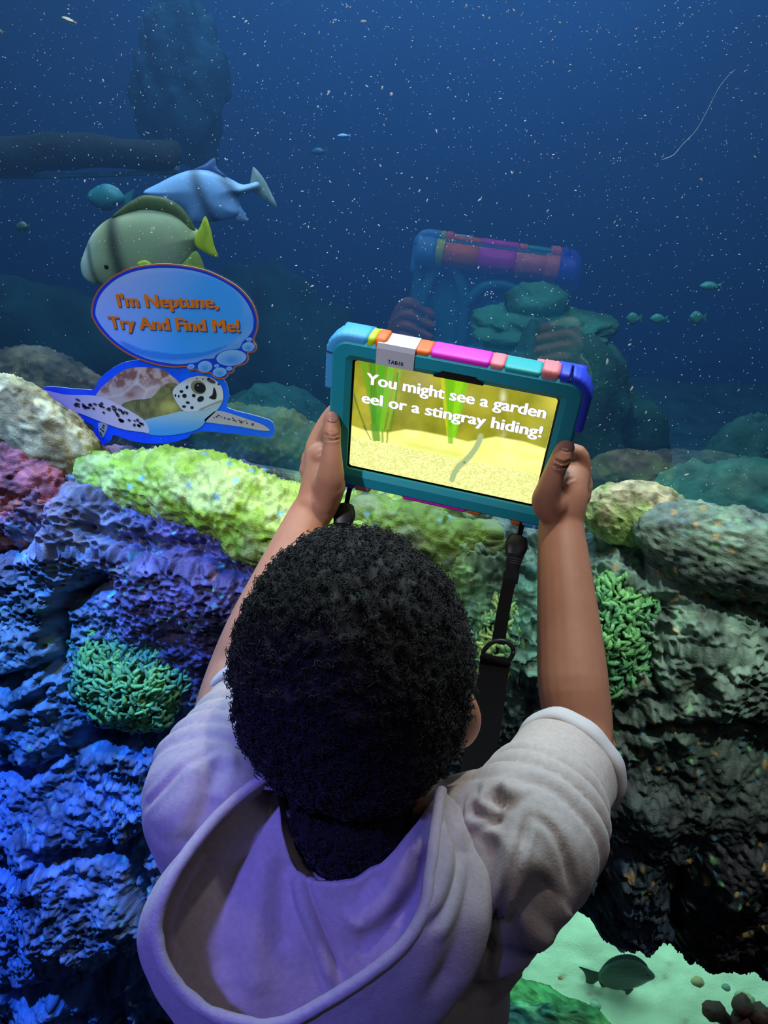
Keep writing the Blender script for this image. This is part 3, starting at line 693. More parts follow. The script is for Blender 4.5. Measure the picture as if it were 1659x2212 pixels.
blade(150, 60, 250, 640, 22, 24, (95, 165, 25)); blade(210, 60, 240, 640, 30, 34, (60, 140, 25)); blade(280, 90, 255, 645, 40, 22, (70, 170, 20)); blade(350, 110, 265, 640, 34, 20, (110, 190, 30)); blade(410, 130, 300, 650, 18, 12, (120, 190, 40), .7)
blade(80, 300, 205, 630, 8, 6, (70, 110, 30), .8, -10); blade(395, 150, 325, 655, 8, 5, (70, 130, 30), .8, 14)
blade(715, 180, 765, 655, 18, 16, (190, 205, 30), .9); blade(770, 190, 780, 660, 45, 22, (110, 190, 10), .95); blade(840, 205, 790, 660, 42, 16, (140, 215, 20), .95); blade(885, 215, 800, 640, 22, 10, (120, 200, 20), .8)
# sand: bright dunes
e1 = np.interp(X, [40, 160, 330, 450, 560, 760, 900, 1100, 1300, 1480], [515, 560, 575, 553, 565, 605, 640, 605, 640, 700])
m = sstep(-5, 12, Y-e1)[:, None]; k = np.clip(0.5+0.4*nz(.01, .02, 5), 0, 1)[:, None]
sand = lin((248, 250, 150))*(1-k)+k*lin((235, 240, 120))
c2 = c.copy(); c = c*(1-m)+m*sand
e2 = np.interp(X, [40, 200, 360, 520, 700, 850, 1000, 1480], [580, 630, 655, 690, 730, 760, 790, 870])
m = sstep(-8, 25, Y-e2)[:, None]; k = np.clip(0.5+0.8*nz(.09, .16, 6), 0, 1)[:, None]
sand2 = lin((238, 240, 165))*(1-k)+k*lin((205, 208, 120)); c = c*(1-m)+m*sand2
m = (np.exp(-((Y-e2+18)/28.)**2)*sstep(330, 500, X)*sstep(1000, 820, X)*0.5)[:, None]; c = c*(1-m)+m*lin((190, 195, 95))
blade(770, 540, 775, 660, 26, 24, (130, 195, 40), .9); blade(230, 520, 245, 640, 40, 36, (85, 150, 40), .9); blade(285, 560, 287, 650, 12, 10, (110, 160, 60), .8); blade(325, 560, 318, 655, 8, 7, (100, 120, 60), .8); blade(150, 530, 205, 632, 6, 6, (80, 90, 50), .8)
ex = [785, 800, 830, 870, 915, 955, 980, 990]; ey = [915, 870, 825, 790, 745, 690, 640, 605]
d = seg_dist(X, Y, list(zip(ex, ey)))
m = sstep(24, 17, d)[:, None]; st = (0.9+0.15*np.sin(X*.5)*np.sin(Y*.5))[:, None]; c = c*(1-m)+m*lin((165, 185, 130))*st
m = sstep(9, 4, np.hypot(X-872, Y-793))[:, None]; c = c*(1-m)+m*lin((60, 65, 50))
M_scr = bpy.data.materials.new('lit_screen'); M_scr.use_nodes = True; nt = M_scr.node_tree; b = nt.nodes['Principled BSDF']
a = nt.nodes.new('ShaderNodeVertexColor'); a.layer_name = 'Col'; nt.links.new(a.outputs[0], b.inputs['Emission Color'])
b.inputs['Emission Strength'].default_value = 1.3; b.inputs['Base Color'].default_value = (0.01, 0.01, 0.01, 1); b.inputs['Roughness'].default_value = 0.12
scn = mk('screen', SV, F2, M_scr, tab, False, c)
M_wht = mat('screen_white', (0.0, 0.0, 0.0), 0.3, emit=(1, 1, 1), emit_s=1.05); M_shd = mat('screen_letter_outline', (0, 0, 0), 0.3, emit=tuple(lin((105, 100, 70))), emit_s=1.0)
up = TM[:, 2]; nrm = -TM[:, 1]
for s, l, r in (('You might see a garden', (791, 828), (1178.5, 903)), ('eel or a stingray hiding!', (780.5, 868), (1170, 944))):
    L, R_ = scr(*l), scr(*r)
    text_mesh('caption_outline', s, L-TM[:, 0]*.0006, R_+TM[:, 0]*.0006, up, 0.0118, M_shd, scn, 0.062, nrm*0.0004)
    text_mesh('caption', s, L, R_, up, 0.0118, M_wht, scn, 0.042, nrm*0.0007)

# rainbow bumpers: a fat ridge round the edge, cut into coloured pieces
HY0, HY1 = -0.0068, CT
def edge_piece(name, poly, m, thick=0.0055, y0=-0.0062, y1=None, bumps=True, grow=0.0):
    """soft bar following a centre line in the case plane"""
    y1 = CT if y1 is None else y1
    P = np.asarray(poly, float); pl = []
    for i in range(len(P)-1):
        k = max(2, int(np.linalg.norm(P[i+1]-P[i])/0.0018))
        for t in np.linspace(0, 1, k, endpoint=False): pl.append(P[i]*(1-t)+P[i+1]*t)
    pl.append(P[-1]); pl = np.array(pl); n = len(pl)
    tg = np.gradient(pl, axis=0); tg /= np.linalg.norm(tg, axis=1)[:, None]; nr = np.column_stack([-tg[:, 1], tg[:, 0]])
    ce = pl.mean(0)*0
    if np.sum((pl[n//2]-ce)*nr[n//2]) < 0: nr = -nr
    s = np.arange(n)*0.0018; sec = []
    ym = (y0+y1)/2; hy = (y1-y0)/2
    ang = np.linspace(0, 2*np.pi, 20, endpoint=False)
    V = []
    for i in range(n):
        e = min(1.0, 0.80+0.35*min(i, n-1-i)) if n > 4 else 1
        w = thick*(1+(0.16*math.sin(s[i]*2*math.pi/0.0085)**2 if bumps else 0)+grow)*e
        for a in ang:
            cx_ = abs(math.cos(a))**0.5*math.copysign(1, math.cos(a)); sx_ = abs(math.sin(a))**0.5*math.copysign(1, math.sin(a))
            q = pl[i]+nr[i]*(w*cx_); V.append((q[0], ym+hy*sx_*e, q[1]))
    Fc = [(i*20+j, i*20+(j+1) % 20, (i+1)*20+(j+1) % 20, (i+1)*20+j) for i in range(n-1) for j in range(20)]
    Fc += [tuple(range(19, -1, -1)), tuple(range((n-1)*20, n*20))]
    return mk(name, T(np.array(V)), Fc, m, tab, True)
zt, xl, xr, zb = CH/2, -CW/2, CW/2, -CH/2
def xt(x, y): return loc_of(scr(x, y))[0]
def corner(cx_, cz, a0, a1, r=0.016, n=8): return [(cx_+r*math.cos(math.radians(a)), cz+r*math.sin(math.radians(a))) for a in np.linspace(a0, a1, n)]
rr = 0.016
x1, x2, x3, x4, x5, x6, x7, x8 = [xt(*q) for q in ((795, 750), (820, 760), (930, 775), (1058, 795), (1088, 805), (1166, 822), (1205, 828), (1250, 835))]
edge_piece('sky_bumper', [(xl, zt-0.055), (xl, zt-rr)]+corner(xl+rr, zt-rr, 180, 90)+[(x1, zt)], FO['sky'], 0.0060)
edge_piece('yellow_bumper', [(x1, zt), (x2-.004, zt)], FO['yellow'], 0.0062)
edge_piece('orange_bumper', [(x2-.004, zt), (x2+.007, zt)], FO['orange'], 0.0072, bumps=False)
edge_piece('orange_bumper', [(x2+.007, zt), (x3, zt)], FO['orange'], 0.0035, bumps=False)
edge_piece('magenta_bumper', [(x3, zt), (x4, zt)], FO['pink'], 0.0042, bumps=False)
edge_piece('salmon_bumper', [(x4, zt), (x5, zt)], FO['salmon'], 0.0042, bumps=False)
edge_piece('aqua_bumper', [(x5, zt), (x6, zt)], FO['aqua'], 0.0034, bumps=False)
edge_piece('salmon_bumper', [(x6, zt), (x7, zt)], FO['salmon'], 0.0066)
edge_piece('blue_bumper', [(x7, zt), (xr-rr, zt)]+corner(xr-rr, zt-rr, 90, 0)+[(xr, zt-0.050)], FO['blue'], 0.0062)
edge_piece('blue_bumper', [(xl, zb+.03), (xl, zb+rr)]+corner(xl+rr, zb+rr, 180, 270)+[(xl+.030, zb)], FO['blue'], 0.0055)
edge_piece('salmon_bumper', [(xl+.030, zb), (xl+.047, zb)], FO['salmon'], 0.0058)
edge_piece('magenta_bumper', [(xl+.082, zb), (xl+.150, zb)], FO['pink'], 0.0040, bumps=False)
edge_piece('orange_bumper', [(xl+.150, zb), (xl+.166, zb)], FO['orange'], 0.0042, bumps=False)
edge_piece('orange_bumper', [(xr-.040, zb), (xr-.029, zb)], FO['orange'], 0.0058, bumps=False)
edge_piece('sky_bumper', [(xr-.029, zb), (xr-rr, zb)]+corner(xr-rr, zb+rr, 270, 360)+[(xr, zb+.04)], FO['sky'], 0.0055)
# the back: fat ribbed handle roll along the top and a looped stand, seen in the glass
hx = [xl+.002, xl+.030, xl+.042, -0.026, 0.028, xr-.048, xr-.028, xr-.002]
for (a, b_, kk, r) in ((hx[0], hx[1], 'sky', .021), (hx[1], hx[2], 'yellow', .020), (hx[2], hx[3], 'orange', .0175), (hx[3], hx[4], 'pink', .0175), (hx[4], hx[5], 'salmon', .0175), (hx[5], hx[6], 'salmon', .0195), (hx[6], hx[7], 'blue', .021)):
    V = []; n = 24
    for q in np.linspace(a, b_, 5):
        for j in range(n):
            an = 2*math.pi*j/n; rb = r*(1-(0.06 if (j % 3 == 0 and kk in ('orange', 'pink', 'salmon')) else 0))
            V.append((q, CT+0.012+rb*0.95*math.cos(an), zt-0.0225+rb*1.0*math.sin(an)))
    Fh = [(i*n+j, i*n+(j+1) % n, (i+1)*n+(j+1) % n, (i+1)*n+j) for i in range(4) for j in range(n)]+[tuple(range(n-1, -1, -1)), tuple(range(4*n, 5*n))]
    V = np.array(V); V[:, 1] = np.maximum(V[:, 1], CT-.002)
    mk('handle_segment', T(V), Fh, FO[kk], tab, True)
def loop_bar(name, pts, r, m): 
    V, Fl = tube([T(np.array(p)) for p in pts], [r]*len(pts), 12, 5); return mk(name, V, Fl, m, tab)
yb = CT+.008
loop_bar('stand_loop', [(-.10, yb, -.070), (-.098, yb, -.02), (-.088, yb, .028), (-.07, yb+.004, .046), (-.05, yb, .03), (-.036, yb, -.005), (-.030, yb, -.07)], .0085, M_teal)
loop_bar('stand_loop', [(-.034, yb, -.01), (-.012, yb+.002, .020), (.022, yb+.002, .028), (.052, yb, .012), (.068, yb, -.02), (.074, yb, -.07)], .0080, M_teal)
edge_piece('back_rib', [(xl+.01, zb+.008), (xr-.01, zb+.008)], FO['teal'], 0.006, CT-.004, CT+.010, bumps=False)
# name tape folded over the top edge
M_tape = mat('white_tape', tuple(lin((205, 205, 215))), 0.5)
tl, tr, br, bl = [loc_of(scr(*q)) for q in ((818, 757), (899, 773), (897, 793), (817, 778))]
za = (bl[2]+br[2])/2; zc = zt+0.0042
yy_ = yf-0.0012
V = []
for (y, z) in ((yy_, za), (yy_, zt-.001), (yy_+.0015, zc-.0004), (yy_+.004, zc), (CT-.003, zc)):
    V += [(tl[0], y, z), (tr[0], y, z)]
V = np.array(V); V2 = V.copy(); V2[:, 1] += np.array([.0006]*6+[.0002]*4); V2[:, 2] -= np.array([0]*4+[.0005]*6)
Fl = [(2*i, 2*i+1, 2*i+3, 2*i+2) for i in range(4)]
tp = mk('name_tape', T(np.vstack([V, V2])), Fl+[tuple(10+i for i in reversed(f)) for f in Fl]+[(0, 10, 11, 1), (8, 9, 19, 18)]+[(2*i, 2*i+2, 2*i+12, 2*i+10) for i in range(4)]+[(2*i+1, 2*i+11, 2*i+13, 2*i+3) for i in range(4)], M_tape, tab, False)
M_ink = mat('black_ink', (0.01, 0.01, 0.012), 0.6)
L, R_ = T([xt(843.4, 775)-.0005, yy_-.0003, loc_of(scr(843.4, 775.5))[2]-.0002]), T([xt(874.8, 781)+.0003, yy_-.0003, loc_of(scr(874.8, 781.5))[2]-.0002])
text_mesh('tape_text', 'TAB10', L, R_, up, 0.0038, M_ink, tp, 0.012)

# ------------------------------------------------------------------ neck strap
M_web = mat('black_webbing', (0.0030, 0.0030, 0.0045), 0.9, spec=0.15, bump=(700, 0.6, 0.001)); M_pl = mat('black_plastic', (0.008, 0.008, 0.011), 0.4)
def ribbon(name, pts, w, th, m, parent, across=None, sub=6):
    """flat strap through world points; across = side direction"""
    P = catmull(np.asarray(pts, float), sub); n = len(P); Tn = np.gradient(P, axis=0); Tn /= np.linalg.norm(Tn, axis=1)[:, None]
    ac = np.asarray(across if across is not None else RV, float); V = []
    for i in range(n):
        a = ac-Tn[i]*(ac@Tn[i]); a /= np.linalg.norm(a); b = np.cross(Tn[i], a)
        for sx, sy in ((-1, -1), (-1, 1), (1, 1), (1, -1)): V.append(P[i]+a*w/2*sx+b*th/2*sy)
    Fc = [(i*4+j, i*4+(j+1) % 4, (i+1)*4+(j+1) % 4, (i+1)*4+j) for i in range(n-1) for j in range(4)]+[(3, 2, 1, 0), tuple(range((n-1)*4, n*4))]
    return mk(name, V, Fc, m, parent, False)
s0 = px(1132, 1128, .775)
st = empty('neck_strap', tuple(px(1020, 1700, .62))); tag(st, 'black neck strap with buckle clipped to the tablet bottom', 'strap')
ribbon('cord', [px(1130, 1120, .785), px(1124, 1150, .775), px(1118, 1170, .77)], .005, .002, M_web, st)
V, Fc = tube([px(1120, 1162, .77), px(1115, 1180, .766), px(1110, 1202, .762)], [.0095, .0115, .0085], 14, 4, True, ref=RV, flat=.35); mk('swivel_hook', V, Fc, M_pl, st)
def slab(name, pts4, d, th, m):
    A = np.array([px(x, y, d) for x, y in pts4]); B = A+FV*th
    n = len(A); mk(name, np.vstack([A, B]), [tuple(range(n)), tuple(range(2*n-1, n-1, -1))]+[(i, i+n, (i+1) % n+n, (i+1) % n) for i in range(n)], m, st, False)
slab('buckle', [(1099, 1194), (1132, 1200), (1126, 1217), (1121, 1232), (1122, 1240), (1118, 1263), (1085, 1255), (1089, 1235), (1093, 1228), (1093, 1214)], .755, .008, M_pl)
for i in range(3): slab('buckle_slot', [(1101+i*.2, 1203+i*5), (1127-i, 1208+i*5), (1126-i, 1210+i*5), (1100+i*.2, 1205+i*5)], .7545, .001, mat('strap_grey', (0.05, 0.05, 0.06), .5))
ribbon('webbing', [px(1102, 1250, .756), px(1093, 1290, .748), px(1084, 1340, .735), px(1076, 1390, .722)], .0125, .0015, M_web, st)
ring = []
for a in np.linspace(0, 2*np.pi, 25): ring.append(px(1076+33*math.cos(a)*(1 if math.sin(a) < .3 else .95), 1410-26*math.sin(a)-(4*math.cos(a)), .715))
V, Fc = tube(ring, [.0022]*25, 8, 1, False); mk('strap_ring', V, Fc, M_pl, st)
ribbon('wide_strap', [px(1070, 1418, .713), px(1066, 1450, .706), px(1050, 1560, .682), px(1030, 1660, .66), px(1012, 1745, .64), px(1000, 1800, .625)], .027, .0028, M_web, st)
V, Fc = tube([px(1046, 1420, .709), px(1094, 1434, .709)], [.004, .004], 10, 2); mk('strap_fold', V, Fc, M_web, st)
# the other clip, mostly hidden behind the head
ribbon('cord', [px(757, 1050, .815), px(751, 1075, .805), px(748, 1095, .80)], .005, .002, M_web, st)
V, Fc = tube([px(748, 1092, .80), px(744, 1112, .797), px(739, 1135, .793)], [.008, .0115, .0090], 14, 4, True, ref=RV, flat=.35); mk('swivel_hook', V, Fc, M_pl, st)
ribbon('webbing', [px(738, 1130, .79), px(730, 1200, .775), px(722, 1300, .755), px(715, 1400, .735), px(712, 1480, .715)], .0125, .0015, M_web, st)
ribbon('wide_strap', [px(712, 1470, .715), px(712, 1560, .69), px(715, 1660, .665), px(720, 1745, .64)], .027, .0028, M_web, st)
# ------------------------------------------------------------------ the boy
def remesh(o, voxel, smooth_it=6, fac=0.5):
    m = o.modifiers.new('r', 'REMESH'); m.mode = 'VOXEL'; m.voxel_size = voxel; m.use_smooth_shade = True
    if smooth_it:
        s = o.modifiers.new('s', 'SMOOTH'); s.factor = fac; s.iterations = smooth_it
    return baked(o)
HC = px(762, 1456, 0.562)                                      # centre of the head
yaw_h = math.radians(14); pit_h = math.radians(-2); rol_h = math.radians(2)
HM = np.array(Matrix.Rotation(yaw_h, 3, 'Z')@Matrix.Rotation(pit_h, 3, 'X')@Matrix.Rotation(rol_h, 3, 'Y'))
def H(p): return np.asarray(p, float)@HM.T+HC                   # head local: x right, y forward (face), z up
S_R, E_R, W_R = px(1120, 1830, .540), px(1248, 1612, .672), px(1212, 1140, .752)
S_L, E_L, W_L = px(455, 1730, .565), px(508, 1480, .705), px(664, 1124, .792)
NB = HC+np.array([0.0, -0.030, -0.145])                          # base of the neck
boy = empty('person', (HC[0], 0.36, 0.0)); tag(boy, 'child in a beige hoodie seen from behind, holding up a tablet', 'person')

g = Geo()
# head
g.add(*sphere(H((0, -0.002, 0.012)), (0.068, 0.085, 0.078), 32, 20, HM))
g.add(*sphere(H((0, 0.030, -0.030)), (0.056, 0.058, 0.070), 28, 18, HM))
g.add(*sphere(H((0, 0.052, -0.078)), (0.036, 0.034, 0.026), 20, 12, HM))
for s in (-1, 1):
    g.add(*sphere(H((s*0.038, 0.060, -0.035)), (0.024, 0.024, 0.024), 16, 10, HM))          # cheeks
    ex_, ey_ = (1.0, 0.0) if s > 0 else (0.93, 0.016)
    g.add(*tube([q_ for q_ in [H((s*0.066*ex_, -0.002+ey_, -0.022)), H((s*0.078*ex_, -0.016+ey_, -0.008)), H((s*0.085*ex_, -0.024+ey_, -0.022)), H((s*0.082*ex_, -0.018+ey_, -0.046)), H((s*0.070*ex_, -0.004+ey_, -0.060))]], [0.008, 0.008, 0.0085, 0.008, 0.0075], 10, 5))   # ear rim
    g.add(*sphere(H((s*0.074, -0.011, -0.034)), (0.007, 0.013, 0.024), 14, 10, HM))
g.add(*tube([H((0, 0.083, 0.0)), H((0, 0.094, -0.026)), H((0, 0.091, -0.036))], [0.008, 0.0115, 0.010], 12, 4))   # nose
for s in (-1, 1): g.add(*sphere(H((s*0.011, 0.088, -0.035)), 0.008, 12, 8))
g.add(*tube([H((-0.020, 0.079, -0.058)), H((0, 0.087, -0.056)), H((0.020, 0.079, -0.058))], [0.005, 0.0065, 0.005], 10, 4))
g.add(*tube([H((-0.018, 0.079, -0.066)), H((0, 0.086, -0.066)), H((0.018, 0.079, -0.066))], [0.005, 0.0068, 0.005], 10, 4))
# neck and trunk (under the hoodie)
g.add(*tube([H((0, -0.020, -0.03)), H((0, -0.034, -0.085)), NB+np.array([0, .004, 0]), NB+np.array([0, .0, -.05])], [0.044, 0.041, 0.043, 0.060], 20, 5))
g.add(*tube([NB+np.array([0, .0, -.04]), NB+np.array([0, .01, -.16]), NB+np.array([0, .012, -.30]), NB+np.array([0, .005, -.40])], [0.085, 0.090, 0.085, 0.092], 20, 5, ref=(1, 0, 0), flat=0.72))
def arm(S, E, W_, palm):
    g.add(*tube([NB*0.55+S*0.45, S, (S+E)/2, E, E*0.72+W_*0.28, E*0.35+W_*0.65, W_, palm], [0.040, 0.036, 0.031, 0.0295, 0.0315, 0.0275, 0.0222, 0.0205], 20, 6))
# left hand: palm against the left edge, thumb up the front, fingers behind the case
lp0, lp1, lp2 = px(686, 1085, .792), px(698, 1040, .794), px(690, 985, .800)
arm(S_L, E_L, W_L, lp0)
g.add(*tube([W_L, lp0, lp1, lp2], [0.0205, 0.0220, 0.0225, 0.0155], 18, 5, ref=RV, flat=0.85))
g.add(*sphere(px(712, 1050, .775), 0.0165, 16, 12))
g.add(*tube([px(704, 1085, .783), px(713, 1035, .768), px(716, 1000, .760), px(717, 960, .756), px(717, 930, .755), px(716, 906, .757)], [0.0125, 0.0145, 0.0115, 0.0092, 0.0093, 0.0082], 16, 5))
def finger(pts, r0, r1): g.add(*tube(pts, list(np.linspace(r0, r1, len(pts))), 12, 5))
def behind(lx, lz, off): return T((lx, CT+off, lz))
for i, (kx, ky, kd, lz, ln) in enumerate([(678, 966, .806, -.029, 0), (670, 988, .812, -.046, .004), (666, 1010, .812, -.063, .002), (668, 1034, .808, -.079, -.006)]):
    b0 = px(kx, ky, kd)
    finger([lp1*0.5+b0*0.5, b0, behind(-CW/2-.004, lz+.012, .010+.003), behind(-CW/2+.020, lz+.006, .0105), behind(-CW/2+.036+ln, lz, .0095)], 0.0102 if i < 3 else .0090, 0.0064)
# right hand
rp0, rp1, rp2 = px(1216, 1100, .752), px(1222, 1062, .755), px(1238, 1030, .762)
arm(S_R, E_R, W_R, rp0)
g.add(*tube([W_R, rp0, rp1, rp2], [0.0205, 0.0225, 0.0225, 0.0165], 18, 5, ref=RV, flat=0.9))
g.add(*sphere(px(1190, 1090, .738), 0.0168, 16, 12))
g.add(*tube([px(1200, 1118, .744), px(1182, 1085, .732), px(1186, 1055, .722), px(1202, 1010, .714), px(1214, 985, .712), px(1222, 966, .714)], [0.0130, 0.0150, 0.0118, 0.0098, 0.0098, 0.0086], 16, 5))
g.add(*sphere(px(1220, 1050, .752), 0.0150, 16, 12)); g.add(*sphere(px(1208, 1048, .742), 0.0115, 16, 12)); g.add(*sphere(px(1236, 1026, .760), 0.0125, 16, 12)); g.add(*sphere(px(696, 988, .792), 0.0125, 16, 12))
for i, (kx, ky, kd, lz, ln) in enumerate([(1256, 1034, .768, -.025, 0), (1262, 1050, .775, -.042, .004), (1258, 1072, .775, -.059, .002), (1250, 1097, .77, -.075, -.006)]):
    b0 = px(kx, ky, kd)
    finger([rp1*0.5+b0*0.5, b0, behind(CW/2+.010, lz+.014, .013), behind(CW/2-.016, lz+.006, .0105), behind(CW/2-.032-ln, lz, .0095)], 0.0104 if i < 3 else .0090, 0.0066)
M_skin = mat('brown_skin', tuple(lin((152, 98, 72))), 0.5, attr=True, spec=0.4, bump=(900, 0.12, 0.0006), noise=(70, 0.06), sss=0.10)
o = g.build('body', M_skin, boy); remesh(o, 0.0019, 6)
body = o
def strokes(o, lines, mesh_bvh=None):
    """press soft creases (negative depth) or raise folds along photo-pixel lines traced onto the surface"""
    me = o.data; V = get_v(me); N = get_n(me)
    off = np.array(o.matrix_world.translation) if False else np.zeros(3)
    bvh = BVHTree.FromPolygons([tuple(v) for v in V], [tuple(p.vertices) for p in me.polygons])
    D = np.zeros(len(V))
    for pl, r, h in lines:
        pts = []
        pl = catmull(np.array([(a, b, 0) for a, b in pl], float), 8)[:, :2] if len(pl) > 2 else np.array([(pl[0][0]+(pl[1][0]-pl[0][0])*t, pl[0][1]+(pl[1][1]-pl[0][1])*t) for t in np.linspace(0, 1, 10)])
        for a, b in pl:
            rr_ = ray(a, b); hit = bvh.ray_cast(Vector(CAM), Vector(rr_).normalized())
            if hit[0] is not None: pts.append(np.array(hit[0]))
        if len(pts) < 2: continue
        pts = np.array(pts); lo, hi = pts.min(0)-4*r, pts.max(0)+4*r
        idx = np.where(np.all((V > lo) & (V < hi), axis=1))[0]
        if not len(idx): continue
        q = V[idx]; d = np.full(len(idx), 9.0); tt = np.zeros(len(idx)); m = len(pts)-1
        for k in range(m):
            a, b = pts[k], pts[k+1]; e = b-a; L2 = e@e+1e-12
            if L2 > (0.03)**2: continue
            t = np.clip(((q-a)@e)/L2, 0, 1); dd = np.linalg.norm(q-a-t[:, None]*e, axis=1)
            w = dd < d; d = np.where(w, dd, d); tt = np.where(w, (k+t)/m, tt)
        fade = np.clip(np.minimum(tt, 1-tt)*6+0.15, 0, 1)
        D[idx] += h*fade*np.exp(-(d/r)**2)
        if h < 0: D[idx] += -0.45*h*fade*(np.exp(-((d-2.0*r)/(1.1*r))**2))
    set_v(me, V+N*D[:, None])
    return o
strokes(body, [([(700, 938), (718, 943), (735, 938)], .0010, -.0018), ([(701, 946), (718, 951), (735, 946)], .0010, -.0018), ([(701, 932), (718, 936), (734, 931)], .0007, -.0006),
               ([(1198, 993), (1215, 1000), (1232, 995)], .0011, -.0019), ([(1196, 1003), (1213, 1010), (1231, 1004)], .0011, -.0019), ([(1222, 1055), (1224, 1040), (1240, 1033)], .0013, -.0022),
               ([(683, 985), (695, 975), (697, 960)], .0010, -.0012), ([(704, 908), (717, 913), (729, 909)], .0008, -.0008), ([(1208, 968), (1222, 975), (1236, 972)], .0008, -.0008)])
V = get_v(body.data)
c = np.tile(lin((186, 130, 104)), (len(V), 1))
for tip in (px(717, 905, .75), px(1224, 962, .71)):
    k = (0.35*np.exp(-(np.linalg.norm(V-tip, axis=1)/0.010)**2))[:, None]; c = c*(1-k)+k*lin((190, 120, 105))
k = (0.15*np.exp(-(np.linalg.norm(V-H((0.08, -0.02, -0.02)), axis=1)/0.03)**2))[:, None]; c = c*(1-k)+k*lin((150, 80, 50))
set_col(body.data, c)
# nails
M_nail = mat('fingernail', tuple(lin((190, 130, 118))), 0.3)
bv = BVHTree.FromPolygons([tuple(v) for v in get_v(body.data)], [tuple(p.vertices) for p in body.data.polygons])
def nail(outline):
    P2, F2 = fill2d(smooth_loop(outline, 4), 2.5); V = []
    for a, b in P2:
        h = bv.ray_cast(Vector(CAM), Vector(ray(a, b)).normalized()); q = np.array(h[0]) if h[0] is not None else px(a, b, .73)
        V.append(q+(np.array(h[1]) if h[1] is not None else -FV)*0.0006)
    mk('thumbnail', V, F2, M_nail, boy)
nail([(706, 897), (716, 894), (726, 897), (727, 909), (717, 913), (706, 909)])
nail([(1213, 957), (1224, 953), (1234, 958), (1235, 970), (1224, 974), (1212, 968)])
# eyes and brows
M_eye = mat('eye_white', (0.7, 0.68, 0.64), 0.25); M_iris = mat('dark_iris', (0.02, 0.012, 0.008), 0.2)
for s in (-1, 1):
    e = mk('eye', *sphere(H((s*0.030, 0.075, -0.004)), 0.0105, 16, 12), M_eye, boy)
    mk('iris', *sphere(H((s*0.030, 0.0815, -0.004)), (0.0055, 0.0045, 0.0055), 14, 10, HM), M_iris, e)

# hair: a dark cap with thousands of tight curls
M_hair = mat('black_hair', (0.013, 0.010, 0.0085), 0.6, spec=0.25, sheen=0.1)
def hair_r(dr):
    """distance of the hair line from the head centre in direction dr (local)"""
    a = np.array([0.0905, 0.104, 0.112]); r = 1/np.sqrt(((dr/a)**2).sum(1))
    low = sstep(-0.10, -0.85, dr[:, 2]); r = r*(1-0.06*low)
    back = sstep(0.0, -0.8, dr[:, 1])*sstep(-0.1, -0.8, dr[:, 2]); r = r*(1+0.02*back)
    return r
def hair_ok(dr):
    lim = -0.12+0.55*sstep(-0.1, 0.7, dr[:, 1])-0.74*sstep(0.2, -0.45, dr[:, 1])
    ear = (np.abs(dr[:, 0]) > 0.72) & (dr[:, 2] < 0.10) & (dr[:, 1] > -0.42)
    return (dr[:, 2] > lim) & ~ear
V, Fc = sphere((0, 0, 0), 1.0, 110, 76); ok = hair_ok(V); rad = hair_r(V)*(0.955+0.018*fbm(V*7, 3, 3)+0.032*fbm(V*19, 2, 6))
rad = np.where(ok, rad, rad*0.80)
Vh = H(V*rad[:, None]); cap = Geo(); cap.add(Vh, [f for f in Fc if any(ok[i] for i in f)])
Vn, Fn = sphere((0, 0, 0), 1.0, 48, 36); Vn = Vn*(1+0.035*fbm(Vn*9, 3, 5))[:, None]*np.array([0.0475, 0.046, 0.060])+np.array([0, -0.040, -0.092]); cap.add(H(Vn), Fn)   # short nape hair, extended so the shaded neck stays dark
rg = np.random.RandomState(4); n = 13000
i = np.arange(n)+.5; ph = np.arccos(1-2*i/n); th = np.pi*(1+5**.5)*i
dr = np.column_stack([np.cos(th)*np.sin(ph), np.sin(th)*np.sin(ph), np.cos(ph)])+rg.normal(0, .02, (n, 3)); dr /= np.linalg.norm(dr, axis=1)[:, None]
vis = (H(dr*0.1)-HC)@(-FV) > -0.055                               # curls far round the front are kept sparser
dr = dr[hair_ok(dr) & (vis | (rg.rand(n) < 0.3))]; n = len(dr)
base = hair_r(dr)*(0.955+0.018*fbm(dr*7, 3, 3)+0.032*fbm(dr*19, 2, 6)); root = dr*(base-.002)[:, None]
nd = rg.normal(0, 1, (2200, 3)); nd /= np.linalg.norm(nd, axis=1)[:, None]; nd = nd[(nd[:, 1] < 0.1)]          # nape
root = np.vstack([root, nd*np.array([0.0475, 0.046, 0.060])*0.99+np.array([0, -0.040, -0.092])]); dr = np.vstack([dr, nd]); n0 = n; n = len(dr)
K = 9; tt = np.linspace(0, 1, K); turns = rg.uniform(1.6, 3.0, n); R0 = rg.uniform(.0012, .0026, n); L = rg.uniform(.003, .0070, n)*np.where(np.arange(n) >= n0, 0.4, np.where(dr[:, 2] < -0.35, 0.55, 1.0)); ph0 = rg.uniform(0, 6.28, n)
up_ = dr+rg.normal(0, .35, (n, 3)); up_ /= np.linalg.norm(up_, axis=1)[:, None]
a1 = np.cross(up_, np.array([.3, .5, .8])); a1 /= np.linalg.norm(a1, axis=1)[:, None]; a2 = np.cross(up_, a1)
P = np.zeros((n, K, 3))
for k in range(K):
    an = ph0+turns*2*np.pi*tt[k]
    P[:, k] = root+up_*(L*tt[k])[:, None]+(R0*np.cos(an))[:, None]*a1+(R0*np.sin(an))[:, None]*a2
TT = np.gradient(P, axis=1); TT /= np.linalg.norm(TT, axis=2)[:, :, None]+1e-9
n1 = np.cross(TT, dr[:, None, :]); n1 /= np.linalg.norm(n1, axis=2)[:, :, None]+1e-9; n2 = np.cross(TT, n1)
wr = (0.00055*(1-0.45*tt))[None, :, None]
tri = np.stack([P+n1*wr*np.cos(a)+n2*wr*np.sin(a) for a in (0, 2.094, 4.189)], axis=2)      # n,K,3,3
Vc = H(tri.reshape(-1, 3))
